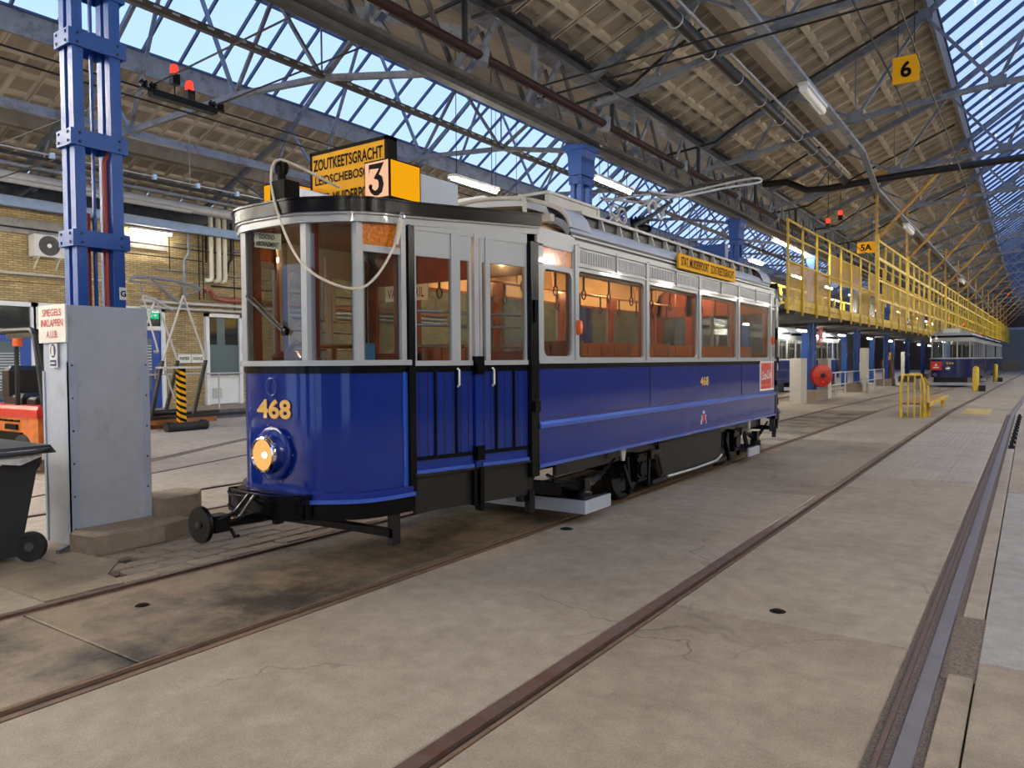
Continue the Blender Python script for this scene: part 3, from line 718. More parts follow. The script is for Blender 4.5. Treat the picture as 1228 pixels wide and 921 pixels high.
# overhead wires
def wire(pts, label, r=.012, cat='wire', mat=None, name='overhead_wire'):
    p = pts[0]; MB().tube(pts, r, 5).build(name, mat or m_wire, loc=p, label=label, category=cat)
wire([(-4.755, -9, 5.35), (-4.755, 110, 5.35)], 'black contact wire running above the tram track')
wire([(-1.25, -9, 5.6), (-1.25, 110, 5.6)], 'black contact wire above the empty right-hand track')
wire([(-7.2, 11.2, 6.45), (-1, 11.2, 6.6), (9, 11.2, 6.6)], 'upper black span wire crossing the near bay', .018)
wire([(-7.2, 11.2, 6.25), (-1, 11.2, 6.42), (9, 11.2, 6.4)], 'lower black span wire crossing the near bay', .018)
wire([(-7.2, 9.4, 7.0), (-3, 9.4, 7.1), (9, 9.4, 7.6)], 'twin cable bundle crossing the near bay high up', .028)
wire([(-22.4, 6.4, 5.95), (-11, 6.4, 5.9), (-7.3, 6.4, 6.1)], 'black span wire behind the left column, nearer', .015)
wire([(-22.4, 7.6, 5.95), (-11, 7.5, 5.9), (-7.3, 7.6, 6.1)], 'black span wire behind the left column, farther', .015)
wire([(-11.3, -9, 5.95), (-11.3, 30, 5.85)], 'upper contact wire over the left bay track', .016)
wire([(-11.2, -9, 5.75), (-11.2, 30, 5.62)], 'lower contact wire over the left bay track', .016)
wire([(-2.35, 0, 7.1), (-2.2, 9, 6.9), (-1.9, 16, 6.2)], 'slanting thin rod in front of the yellow 6 sign', .016)
o = thing('section_insulator', (-11.0, 6.9, 5.8), 'dark section insulator bar hanging on the wires of the left bay', 'insulator')
MB().box(-11.07, -10.93, 6.35, 7.45, 5.72, 5.8).box(-11.04, -10.96, 6.2, 7.6, 5.8, 5.83).build('bar', m_under, o)
k = MB()
for y in (6.25, 6.4, 7.4, 7.55): k.lathe([(.02, -.06), (.06, -.03), (.03, 0), (.06, .03), (.02, .06)], (-11, y, 5.88), (0, 1, 0), 8)
k.build('insulator', m_under, o)
def signal(x, y, z, label, n=1, top=None):
    o = thing('signal_lamp', (x, y, z), label, 'signal lamp')
    MB().box(x - .06, x + .06, y - .06, y + .06, z - .2, z - .04).build('housing', m_blackm, o)
    MB().lathe([(0, .12), (.045, .10), (.06, .04), (.06, -.05), (0, -.05)], (x, y, z), (0, 0, 1), 12).build('lens', m_red, o)
    if top: MB().cyl((x, y, z - .2), (x, y, top), .012, 6).build('bracket', m_wire, o)
    return o
signal(-11, 6.75, 6.2, 'upper of the two red signal lamps on the insulator bar', top=5.8); signal(-11, 7.0, 6.02, 'lower of the two red signal lamps on the insulator bar', top=5.8)
signal(-5.0, 25.6, 6.25, 'red signal lamp above the near gallery end, brighter one', top=7.9); signal(-5.2, 24.8, 5.9, 'dim small red signal lamp above the near gallery end', top=7.9)
signal(-1.6, 75, 6.9, 'far red signal lamp at the right, below the skylight', top=9.2)
for y, z, w in ((52, 5.3, 'nearest'), (68, 4.7, 'second'), (80, 4.7, 'third'), (98, 4.2, 'farthest')):
    x = -6.3 + D(y) + .16; o = signal(x, y, z, '%s of the red lamps along the gallery front' % w)
    MB().box(x - .16, x, y - .02, y + .02, z - .16, z - .1).build('bracket', m_wire, o)
def sign6(x, y, z, w, h, body, label):
    o = thing('track_sign', (x, y, z), label, 'sign')
    MB().box(x - w / 2, x + w / 2, y, y + .02, z - h / 2, z + h / 2).build('plate', m_yel, o)
    text('lettering', body, m_ink, o, (x, y - .002, z), (1, 0, 0), (0, 0, 1), height=h * .6, bold=.03)
    MB().cyl((x - w * .3, y, z + h / 2), (x - w * .3, y, z + h / 2 + .9), .008, 5).cyl((x + w * .3, y, z + h / 2), (x + w * .3, y, z + h / 2 + .9), .008, 5).build('hanger', m_wire, o)
sign6(-1.74, 14, 6.42, .40, .44, '6', 'yellow track sign with number 6 hanging under the roof')
sign6(-4.98, 30, 5.72, .62, .4, '5A', 'dark yellow track sign 5A above the gallery')
# ================================================================ THE BLUE TRAM
CX, CY = -4.755, 9.5
YE = 2 * CY
tram = thing('tram', (CX, CY, 0), 'blue and grey two-axle tram number 468 with yellow destination board', 'tram')
fx = lambda x, y, z: (x, YE - y, z)            # front end -> rear end
mx_ = lambda x, y, z: (2 * CX - x, y, z)        # right side -> left side
def both(fn, name, mat, ends=(0, 1), parent=None, **k):
    out = []
    for e in ends:
        q = MB(); fn(q)
        if e: q.map(fx)
        out.append(q.build(name, mat, parent or tram, **k))
    return out
half = catmull([(.0, 3.69), (.34, 3.70), (.51, 3.80), (.655, 3.93), (.725, 4.1), (.752, 4.30), (.758, 4.37)], 5)
def full(h): return [(CX - a, b) for a, b in h[::-1]][:-1] + [(CX + a, b) for a, b in h]
out_ = full(half)
def grow(h, e): # enlarge the half outline by e
    r = []
    for i, p in enumerate(h):
        a, b = h[max(i - 1, 0)], h[min(i + 1, len(h) - 1)]; d = Vector((b[0] - a[0], b[1] - a[1])).normalized()
        r.append((max(0, p[0] + d.y * e), p[1] - d.x * e))
    return r
both(lambda q: q.strip(out_, .68, 1.58, .0), 'apron', m_blue) if 0 else None
def sheet(line, z0, z1, th): return lambda q: q.strip(line, z0, z1, th)
both(sheet(full(grow(half, -.03)), .64, 1.58, .03), 'apron', m_blue)
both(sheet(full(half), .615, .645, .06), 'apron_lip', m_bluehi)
both(sheet(full(half), .645, .69, .035), 'apron_moulding', m_blue)
both(sheet(full(grow(half, -.02)), .49, .615, .05), 'apron_skirt', m_black)
both(sheet(full(half), 1.575, 1.632, .008), 'waist_band', m_black)
both(sheet(full(grow(half, -.04)), 1.632, 1.672, .075), 'window_sill', m_grey)
def rim(q):
    for z in (1.50,): q.strip(full(half), z, z + .006, .004)
# blue corner strip next to the door
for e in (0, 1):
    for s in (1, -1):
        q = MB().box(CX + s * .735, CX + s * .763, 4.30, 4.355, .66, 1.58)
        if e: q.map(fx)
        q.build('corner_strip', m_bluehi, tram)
# pillars of the vestibule
PW = [(.355, 3.715, .03), (.648, 3.94, .03), (.748, 4.305, .026)]
for e in (0, 1):
    for s in (1, -1):
        for dx, y, w in PW:
            q = MB().cbox(CX + s * dx - w, CX + s * dx + w, y - w, y + w, 1.66, 2.76, .004)
            q.box(CX + s * dx - w * .5, CX + s * dx + w * .5, y + w - .002, y + w + .03, 1.66, 2.74)
            if e: q.map(fx)
            q.build('window_pillar', m_grey, tram)
        q = MB().cbox(CX + s * .762 - .03, CX + s * .762 + .026, 4.345, 4.415, .64, 2.72, .004)
        if e: q.map(fx)
        q.build('door_pillar', m_black, tram)
        q = MB().cbox(CX + s * 1.08 - .04, CX + s * 1.08 + .035, 5.575, 5.70, .40 if 0 else .62, 2.72, .004)
        q.cyl((CX + s * 1.12, 5.64, 2.0), (CX + s * 1.13, 5.64, 2.2), .018, 8).box(CX + s * 1.12 - .02, CX + s * 1.12 + .02, 5.6, 5.69, 1.2, 1.3)
        if e: q.map(fx)
        q.build('door_pillar', m_black, tram)
droop = lambda x, y: -.115 * max(0, min(1, (5.75 - y) / 2.0))
fh = catmull([(0, 3.645), (.28, 3.655), (.48, 3.74), (.66, 3.89), (.74, 4.07), (.775, 4.38), (.93, 5.03), (1.105, 5.72)], 6)
def hd(z0, z1, e, th): return lambda q: q.strip(full(grow(fh, e)), z0, z1, th, dz=droop)
both(hd(2.795, 2.865, -.03, .04), 'header', m_grey)
both(hd(2.85, 2.872, 0, .03), 'header_moulding', m_grey)
def fascia(q):
    l0 = full(fh); q.strip(l0, 2.865, 2.965, .045, dz=lambda x, y: droop(x, y)); q.strip(l0, 2.958, 2.972, .056, dz=lambda x, y: droop(x, y))
both(fascia, 'roof_fascia', m_black)
def cap(q):
    hh = grow(fh, .04); fl = full(hh); n = len(fl); b = len(q.v)
    for k, zz in ((1.0, 2.955), (.9, 2.985), (.6, 3.01), (.25, 3.02)):
        for x, y in fl: q.v.append((CX + (x - CX) * k, 5.9 + (y - 5.9) * k, zz + droop(x, y)))
    for i in range(3):
        for j in range(n - 1): q.f.append((b + i * n + j, b + i * n + j + 1, b + i * n + n + j + 1, b + i * n + n + j)); q.s.append(True)
both(cap, 'vestibule_roof', m_roofg)
def vceil(q):
    fl = full(fh); q.add([(x, y, 2.80 + droop(x, y)) for x, y in fl], [tuple(range(len(fl)))])
both(vceil, 'vestibule_ceiling', m_wood)
# glass of the vestibule
def pane(pts, z0, z1, name='window_pane', mat=None, e=0, parent=None, t=.006):
    (x0, y0), (x1, y1) = pts; q = MB().strip([(x0, y0), (x1, y1)], z0, z1, t, sm=False)
    if e: q.map(fx)
    return q.build(name, mat or m_glass, parent or tram)
for e in (0, 1):
    pane([(CX - .34, 3.70), (CX + .34, 3.70)], 1.66, 2.72, e=e)
    for s in (1, -1):
        pane([(CX + s * .385, 3.73), (CX + s * .63, 3.915)], 1.66, 2.72, e=e)
        pane([(CX + s * .665, 3.96), (CX + s * .745, 4.285)], 1.66, 2.49, e=e)
        q = MB().beam((CX + s * .66, 3.95, 2.505), (CX + s * .748, 4.29, 2.505), .035, .05); q.map(fx) if e else 0; q.build('transom_bar', m_grey, tram)
        o = pane([(CX + s * .665, 3.96), (CX + s * .745, 4.285)], 2.53, 2.74, 'top_light', m_amberg, e=e)
# doors: two folding leaves each side, each end
P0, P1 = (.775, 4.415), (1.072, 5.572)
def dp(u, o=0): 
    x, y = P0[0] + (P1[0] - P0[0]) * u, P0[1] + (P1[1] - P0[1]) * u
    return (CX + x + o * .9686, y - o * .2486)
def dbox(q, u0, u1, z0, z1, o0=-.03, o1=0.0):
    a, b = dp(u0, o0), dp(u1, o0); c, d = dp(u1, o1), dp(u0, o1)
    q.add([(p[0], p[1], z) for z in (z0, z1) for p in (a, b, c, d)], [(0, 3, 2, 1), (4, 5, 6, 7), (0, 1, 5, 4), (1, 2, 6, 5), (2, 3, 7, 6), (3, 0, 4, 7)]); return q
for e in (0, 1):
    for s in (1, -1):
        def fin(q, name, mat, parent=tram, **k):
            if s < 0: q.map(mx_)
            if e: q.map(fx)
            return q.build(name, mat, parent, **k)
        for lf, (a, b, splits, hu) in enumerate(((.0, .48, (.30, .375), .345), (.555, 1.0, (.60, .64), .655))):
            q = MB(); dbox(q, a, b, .80, 1.60); leaf = fin(q, 'door_leaf', m_blue)
            q = MB()
            for k in range(7): 
                u = a + (b - a) * (k + .5) / 7; dbox(q, u - .006, u + .006, .9, 1.56, 0, .004)
            fin(q, 'door_groove', m_bluedk, leaf)
            q = MB(); dbox(q, a, b, .875, .905, 0, .012); dbox(q, a, b, 1.575, 1.625, -.03, .01)
            for u in ((.16, .335) if lf == 0 else (.69, .86)): dbox(q, u - .008, u + .008, .9, 1.58, 0, .014)
            fin(q, 'black_strip', m_black, leaf, label='black strips on the blue door')
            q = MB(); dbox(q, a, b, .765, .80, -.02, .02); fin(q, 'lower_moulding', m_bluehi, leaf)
            # grey sash around panes
            q = MB(); dbox(q, a, b, 1.625, 1.665, -.03, .015); dbox(q, a, b, 2.49, 2.70, -.03, 0); dbox(q, a, a + .02, 1.66, 2.5); dbox(q, b - .02, b, 1.66, 2.5); dbox(q, splits[0], splits[1], 1.66, 2.7, -.03, .012)
            fin(q, 'sash', m_grey, leaf, label='grey sash of the door window')
            q = MB(); dbox(q, a + .02, splits[0], 1.66, 2.49, -.016, -.010); dbox(q, splits[1], b - .02, 1.66, 2.49, -.016, -.010); fin(q, 'window_pane', m_glass, leaf)
            q = MB(); p = [dp(hu, t) for t in (.012, .035, .035, .012)]
            q.tube([(p[0][0], p[0][1], 1.60), (p[1][0], p[1][1], 1.585), (p[2][0], p[2][1], 1.465), (p[3][0], p[3][1], 1.45)], .009, 6); fin(q, 'handle', m_white, leaf, label='white door handle')
            q = MB()
            for z in (1.78, 1.95, 2.06):
                p, r = dp(a + .02, -.045), dp(b - .02, -.045); q.cyl((p[0], p[1], z), (r[0], r[1], z), .011, 8)
            fin(q, 'grab_rail', m_chrome, leaf)
        q = MB(); dbox(q, .495, .545, .765, 1.6, -.04, .02); fin(q, 'centre_post', m_blue)
        q = MB(); dbox(q, .50, .54, 1.66, 2.72, -.04, .012); fin(q, 'centre_post', m_grey)
        q = MB(); dbox(q, .49, .55, 1.55, 1.70, -.02, .06); dbox(q, .49, .555, .83, .95, -.02, .05); dbox(q, .47, .50, .45, .77, -.03, .03); dbox(q, .515, .55, .40, .77, -.03, .045); fin(q, 'post_bracket', m_black)
        q = MB(); dbox(q, 0.0, 1.0, .46, .765, -.05, -.008); dbox(q, -.02, 1.02, .752, .772, -.05, .03); fin(q, 'step_skirt', m_blackm)
        q = MB(); dbox(q, 0, 1.0, 2.69, 2.78, -.04, .006); fin(q, 'door_header', m_grey)
        q = MB(); dbox(q, .94, 1.06, .40, .66, -.09, -.02); dbox(q, 1.0, 1.05, .30, .5, -.05, .02); fin(q, 'step_bracket', m_under)
# ---- saloon sides
SX = 1.105; Y0, Y1 = 5.70, 13.30
POSTS = [6.39, 8.035, 9.705, 11.33, 13.03]
def ring(q, y0, y1, z0, z1, a0, a1, b0, b1, r, xo, xi, n=5):
    inn, ot = [], []
    for cy_, cz, st, oc in ((a1 - r, b1 - r, 0, (y1, z1)), (a0 + r, b1 - r, 1, (y0, z1)), (a0 + r, b0 + r, 2, (y0, z0)), (a1 - r, b0 + r, 3, (y1, z0))):
        for k in range(n + 1):
            t = (st + k / n) * PI / 2; inn.append((cy_ + r * math.cos(t), cz + r * math.sin(t))); ot.append(oc)
    N = len(inn); b = len(q.v)
    q.v += [(xo, *p) for p in inn] + [(xo, *p) for p in ot] + [(xi, *p) for p in inn]
    for i in range(N):
        j = (i + 1) % N
        q.f.append((b + i, b + j, b + N + j, b + N + i) if ot[i] != ot[j] else (b + i, b + j, b + N + i)); q.s.append(False)
        q.f.append((b + i, b + 2 * N + i, b + 2 * N + j, b + j)); q.s.append(True)
for s in (1, -1):
    def fin(q, name, mat, parent=tram, **k):
        if s < 0: q.map(mx_)
        return q.build(name, mat, parent, **k)
    X = CX + SX
    fin(MB().box(X - .035, X, Y0, Y1, 1.10, 1.585), 'upper_panel', m_blue)
    fin(MB().box(X - .035, X + .004, Y0, Y1, .715, 1.06), 'lower_panel', m_blue)
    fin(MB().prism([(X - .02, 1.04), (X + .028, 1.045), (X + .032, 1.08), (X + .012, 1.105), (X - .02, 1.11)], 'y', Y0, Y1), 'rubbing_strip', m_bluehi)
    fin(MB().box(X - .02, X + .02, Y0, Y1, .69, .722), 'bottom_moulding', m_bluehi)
    q = MB()
    for y in (8.12, 11.5): q.box(X, X + .006, y - .012, y + .012, 1.11, 1.585)
    q.box(X, X + .004, Y0, Y1, 1.13, 1.14)
    fin(q, 'panel_joint', m_bluedk)
    fin(MB().box(X - .03, X + .006, Y0, Y1, 1.583, 1.632), 'waist_band', m_black)
    fin(MB().box(X - .04, X + .02, Y0, Y1, 1.632, 1.66), 'window_sill', m_grey)
    q = MB()
    ring(q, Y0, 6.37, 1.655, 2.545, 5.80, 6.31, 1.70, 2.50, .07, X, X - .035)
    ring(q, 13.10, Y1, 1.655, 2.545, 13.14, 13.26, 1.70, 2.50, .03, X, X - .035)
    for i in range(4): ring(q, POSTS[i] - .02, POSTS[i + 1] - .02, 1.655, 2.575, POSTS[i] + .055, POSTS[i + 1] - .075, 1.69, 2.535, .055, X - .004, X - .035)
    fin(q, 'window_frame', m_grey)
    for p in POSTS: fin(MB().cbox(X - .03, X + .014, p - .035, p + .035, 1.655, 2.78, .004), 'window_post', m_grey)
    q = MB()
    for i in range(4):
        q.box(X - .045, X - .034, POSTS[i] + .06, POSTS[i + 1] - .08, 1.69, 2.53)
    for i in range(4):
        fin(MB().box(X - .022, X - .016, POSTS[i] + .03, POSTS[i + 1] - .05, 1.67, 2.55), 'window_pane', m_glass)
    fin(MB().box(X - .022, X - .016, Y0 + .07, 6.34, 1.68, 2.52), 'window_pane', m_glass)
    fin(MB().box(X - .03, X, Y0, 6.37, 2.70, 2.86).box(X - .03, X, Y0, 5.79, 2.53, 2.72).box(X - .03, X, 6.32, 6.37, 2.53, 2.72), 'end_frame', m_grey)
    fin(MB().box(X - .02, X - .008, 5.79, 6.32, 2.545, 2.70), 'top_light', m_amberg)
    # louvre band
    fin(MB().box(X - .03, X - .006, 6.37, Y1, 2.56, 2.86).box(X - .02, X + .012, 6.4, Y1, 2.575, 2.592).box(X - .02, X + .012, 6.4, Y1, 2.765, 2.782), 'louvre_band', m_grey)
    q = MB(); y = 6.46
    while y < 12.98: q.box(X - .008, X + .004, y, y + .018, 2.62, 2.74); y += .036
    fin(q, 'louvre_slats', m_grey, kind='stuff')
    q = MB()
    for i in range(9): q.box(X - .01, X + .016, 6.42 + i * .822, 6.437 + i * .822, 2.57, 2.79)
    fin(q, 'louvre_divider', m_grey)
    fin(MB().box(X - .03, X + .012, Y0 + .6, Y1, 2.85, 2.868), 'gutter_moulding', m_grey)
    fin(MB().box(X - .06, X - .005, 6.3, Y1 - .3, 2.83, 2.91), 'roof_fascia', m_blackm)
    # orange side lamps
    for y in (6.39, 13.06): fin(MB().lathe([(0, .055), (.025, .05), (.032, .03), (.032, 0)], (X + .01, y, 1.98), (1, 0, 0), 10).map(lambda a, b, c: (a, b, 1.98 + (c - 1.98) * 2.4)), 'side_lamp', m_amber, label='orange side lamp')
    # interior lining
    q = MB()
    for p in POSTS[:-1] + [13.05]: q.box(X - .075, X - .036, p - .07, p + .07, .86, 2.62)
    q.box(X - .07, X - .036, Y0, Y1, 2.50, 2.70).box(X - .07, X - .036, Y0, Y1, .86, 1.70)
    fin(q, 'wall_lining', m_wood)
    q = MB()
    for i in range(4): q.box(X - .078, X - .07, POSTS[i] + .2, POSTS[i + 1] - .2, 2.53, 2.68)
    fin(q, 'advert_strip', m_ceil)
# poster, numbers, crest, side board
X = CX + SX
ps = MB().box(X, X + .007, 12.42, 13.22, 1.14, 1.63).build('poster', m_white, tram, label='white edged red advertising poster on the blue side panel')
MB().box(X + .007, X + .010, 12.46, 13.05, 1.17, 1.60).box(X + .007, X + .010, 13.10, 13.19, 1.17, 1.60).build('poster_print', m_post, ps)
text('lettering', 'Coca-Cola', m_white, ps, (X + .012, 12.76, 1.40), (0, 1, .06), (0, 0, 1), width=.54, height=.15, bold=.02, shear=.45)
text('lettering', 'drink ijskoud', m_yel, ps, (X + .012, 12.76, 1.23), (0, 1, 0), (0, 0, 1), width=.40, height=.06, bold=.02) if 0 else MB().box(X + .010, X + .0125, 12.54, 12.92, 1.215, 1.255).box(X + .010, X + .0125, 12.58, 12.88, 1.545, 1.575).build('print_block', m_amber, ps)
def number(o, xd, h, w, nrm):
    text('number_shadow', '468', m_goldsh, tram, Vector(o) + Vector(xd) * .006 - Vector((0, 0, .005)), xd, (0, 0, 1), width=w, height=h, bold=.035, ext=.003)
    return text('number', '468', m_gold, tram, o, xd, (0, 0, 1), width=w, height=h, bold=.03, ext=.006, label='gold fleet number 468')
number((CX - .01, 3.686, 1.305), (1, 0, 0), .15, .40, 0)
number((X, 9.88, 1.37), (0, 1, 0), .125, .31, 0)
q = MB()
for z in (.86, .885, .835):
    for a in (1, -1): q.beam((X + .008, 9.845 - .011 * a, z - .011), (X + .008, 9.845 + .011 * a, z + .011), .004, .006)
q.prism([(9.80, .81), (9.89, .81), (9.895, .87), (9.87, .925), (9.82, .925), (9.795, .87)], 'x', X + .002, X + .006)
crest = q.build('city_crest', m_redp, tram, label='small red and white city crest with three crosses')
q = MB()
for a in (-1, 1): q.tube([(X + .006, 9.845 + a * .07, .79), (X + .006, 9.845 + a * .10, .80), (X + .006, 9.845 + a * .09, .83), (X + .006, 9.845 + a * .06, .86), (X + .006, 9.845 + a * .075, .91)], .008, 5)
q.prism([(9.815, .93), (9.875, .93), (9.885, .965), (9.86, .95), (9.845, .975), (9.83, .95), (9.805, .965)], 'x', X + .002, X + .008)
q.build('crest_supporters', m_wbeige, crest)
sb_ = MB().prism([(8.87, 2.80), (11.03, 2.80), (11.03, 2.985), (8.87, 2.985)], 'x', X + .02, X + .05).build('side_board', m_yel, tram, label='yellow route board along the roof edge')
text('lettering', 'STAT. MUIDERPOORT  ZOUTKEETSGRACHT', m_ink, sb_, (X + .051, 9.95, 2.893), (0, 1, 0), (0, 0, 1), width=2.02, height=.115, bold=.012)
# ---- saloon roof: cove, deck, ventilator fins
def section(z=0): return [(1.105, 2.90), (1.095, 2.94), (1.05, 3.0), (.97, 3.045), (.88, 3.06)]
q = MB(); prof = [(-a, b) for a, b in section()] + [(-.84, 3.17), (-.55, 3.27), (0, 3.32), (.55, 3.27), (.84, 3.17)] + section()[::-1]
RY0, RY1 = 6.28, 13.0
yy = [RY0, RY1]; n = len(prof)
q.v = [(CX + a, y, b) for y in yy for a, b in prof]
q.f = [(i, i + 1, n + i + 1, n + i) for i in range(n - 1)]; q.s = [True] * (n - 1)
q.v += [(CX + a * .97, y, b - .06) for y in yy for a, b in prof]; q.f += [(2 * n + i, 3 * n + i, 3 * n + i + 1, 2 * n + i + 1) for i in range(n - 1)]; q.s += [True] * (n - 1)
for k, y in ((0, RY0), (n, RY1)): q.f += [(k + i, k + i + 1, 2 * n + k + i + 1, 2 * n + k + i) for i in range(n - 1)]; q.s += [False] * (n - 1)
q.build('saloon_roof', m_roofg, tram)
arch = [(CX + a, b) for a, b in catmull([(-1.11, 2.93), (-1.06, 3.06), (-.92, 3.16), (-.55, 3.28), (0, 3.335), (.55, 3.28), (.92, 3.16), (1.06, 3.06), (1.11, 2.93)], 4)]
for y, e in ((RY0, 0), (RY1, 1)): 
    MB().tube([(a, y, b) for a, b in arch], .022, 8).build('roof_lip', m_cream, tram)
    q = MB(); k = .42 if e == 0 else -.42; n2 = len(arch)
    q.add([(a, y, b + .01) for a, b in arch] + [(a, y + k, b + .01) for a, b in arch], [(i, i + 1, n2 + i + 1, n2 + i) for i in range(n2 - 1)], True)
    q.add([(CX + (a - CX) * .97, y, b - .025) for a, b in arch] + [(CX + (a - CX) * .97, y + k, b - .025) for a, b in arch], [(i, i + 1, n2 + i + 1, n2 + i) for i in range(n2 - 1)], True)
    q.build('roof_hood', m_roofg, tram)
# curved wooden end boards below the lip
for e in (0, 1):
    q = MB(); q.add([(a * .99 + CX * .01, 6.66, b - .02) for a, b in arch] , [tuple(range(len(arch)))])
    if e: q.map(lambda x, y, z: (x, RY1 + RY0 - y, z))
    q.build('roof_end_board', M('end_board_brown', (140, 84, 60), .6, var=.2), tram)
q = MB().box(CX + .0, CX + .98, 6.12, 6.20, 2.99, 3.06).build('conduit_trough', m_cream, tram)
q = MB().prism([(5.95, 3.0), (6.2, 3.0), (6.2, 3.13), (5.95, 3.1)], 'x', CX + .10, CX + .38).build('roof_indicator', m_amber, tram, label='orange box on the vestibule roof')
MB().tube([(CX + .32, 6.6, 3.32), (CX + .48, 6.35, 3.33), (CX + .62, 6.22, 3.26), (CX + .66, 6.18, 3.05)], .022, 8).build('roof_conduit', m_cream, tram)
for s in (1, -1):
    for i in range(15):
        y = 6.78 + i * .432
        MB().prism([(CX + s * .985, 3.035), (CX + s * .70, 3.05), (CX + s * .70, 3.18), (CX + s * .95, 3.165)], 'y', y, y + .03).build('vent_fin', m_cream, tram)
    MB().prism([(CX + s * .965, 3.155), (CX + s * .52, 3.235), (CX + s * .52, 3.27), (CX + s * .965, 3.185)], 'y', 6.76, 12.9).build('vent_cover', m_cream, tram)
    MB().box(CX + s * .905 - .01, CX + s * .905 + .01, 6.76, 12.9, 3.035, 3.175).build('vent_back', m_blackm, tram)
q = MB(); q.box(CX - .46, CX + .46, 6.95, 8.1, 3.47, 3.50)
for x in (-.44, .44): q.box(CX + x - .02, CX + x + .02, 6.95, 8.1, 3.25, 3.46)
for y in (6.97, 8.06):
    for x in (-.44, .44): q.box(CX + x - .03, CX + x + .03, y - .03, y + .03, 3.22, 3.46)
res = q.build('resistor_box', m_cream, tram, label='cream resistor box with open front on the roof')
q = MB()
for x in (-.2, .12): q.lathe([(.02, 0), (.035, .04), (.02, .06), (.035, .1), (.02, .14), (.03, .18), (0, .19)], (CX + x, 7.02, 3.26), (0, 0, 1), 10)
q.build('insulator', m_white, res)
MB().tube([(CX - .4, 7.0, 3.36), (CX + .0, 7.0, 3.38), (CX + .42, 7.0, 3.40)], .009, 6).tube([(CX - .42, 6.95, 3.28), (CX - .2, 6.9, 3.42), (CX - .05, 6.9, 3.52)], .01, 6).build('cable', m_cream, res)
MB().box(CX - .42, CX + .42, 7.3, 8.05, 3.26, 3.44).build('resistor_grid', m_blackm, res)
q = MB()
for i in range(9): q.cyl((CX + .46, 7.08 + i * .12, 3.34), (CX + .464, 7.08 + i * .12, 3.34), .016, 8)
q.build('vent_hole', m_ink, res)
# low locker between board and saloon roof
MB().box(CX - .62, CX - .10, 6.5, 7.2, 3.30, 3.44).box(CX - .3, CX + .1, 6.55, 6.9, 3.28, 3.36).build('roof_locker', m_white, tram)
MB().box(CX + .1, CX + .36, 4.95, 5.5, 3.0, 3.30).build('roof_locker', m_roofg, tram)
# current collector
pan = MB().box(CX - .5, CX + .5, 9.0, 9.1, 3.34, 3.40).box(CX - .5, CX + .5, 10.3, 10.4, 3.34, 3.40).box(CX - .45, CX - .38, 9.0, 10.4, 3.32, 3.38).box(CX + .38, CX + .45, 9.0, 10.4, 3.32, 3.38).build('collector', m_blackm, tram)
q = MB()
for s in (-.42, .42): q.tube([(CX + s, 9.1, 3.42), (CX + s * .9, 9.9, 3.72), (CX + s * .8, 10.6, 4.02)], .03, 8)
q.lathe([(.05, -.3), (.08, -.2), (.08, .2), (.05, .3)], (CX, 9.9, 3.52), (1, 0, 0), 12)
for i in range(5): q.lathe([(.03, -.02), (.07, 0), (.03, .02)], (CX + .1 + i * .06, 9.75, 3.62), (1, 0, 0), 10)
q.build('lower_arm', m_blackm, pan)
q = MB()
for s in (-.36, .36): q.tube([(CX + s, 10.5, 3.98), (CX + s, 9.7, 4.0), (CX + s, 10.9, 4.14), (CX + s * 1.1, 12.45, 4.52)], .018, 8)
q.tube([(CX - .36, 9.8, 3.98), (CX + .36, 9.8, 3.98)], .016, 8); q.tube([(CX - .36, 10.9, 4.14), (CX + .36, 10.9, 4.14)], .016, 8)
for s in (-.3, .3):
    for k in range(2): q.tube([(CX + s, 10.0 + k * .25 + .13 * math.cos(t * PI / 5), 3.82 + .11 * math.sin(t * PI / 5)) for t in range(11)], .022, 6)
q.build('upper_arm', m_pipe, pan)
MB().tube(catmull([(CX - 1.0, 12.3, 4.36), (CX - .8, 12.4, 4.46), (CX - .4, 12.47, 4.53), (CX + .2, 12.5, 4.59), (CX + .75, 12.5, 4.63), (CX + 1.05, 12.46, 4.62), (CX + 1.14, 12.38, 4.55), (CX + 1.08, 12.2, 4.48), (CX + .7, 11.8, 4.38), (CX + .36, 11.2, 4.2)], 4), .018, 8).build('bow', m_pipe, pan)
MB().beam((CX - .7, 12.6, 4.62), (CX + .8, 12.6, 4.72), .12, .03).build('contact_strip', m_blackm, pan)
MB().tube([(CX - .1, 9.2, 3.4), (CX + .1, 9.3, 3.62), (CX - .05, 9.45, 3.7), (CX + .12, 9.6, 3.5)], .012, 6).tube([(CX + .3, 8.5, 3.35), (CX + .34, 8.7, 3.5), (CX + .3, 8.9, 3.42)], .014, 6).tube([(CX - .2, 8.3, 3.35), (CX - .15, 8.6, 3.55), (CX - .2, 8.9, 3.4)], .012, 6).build('cable_loop', m_pipe, pan)
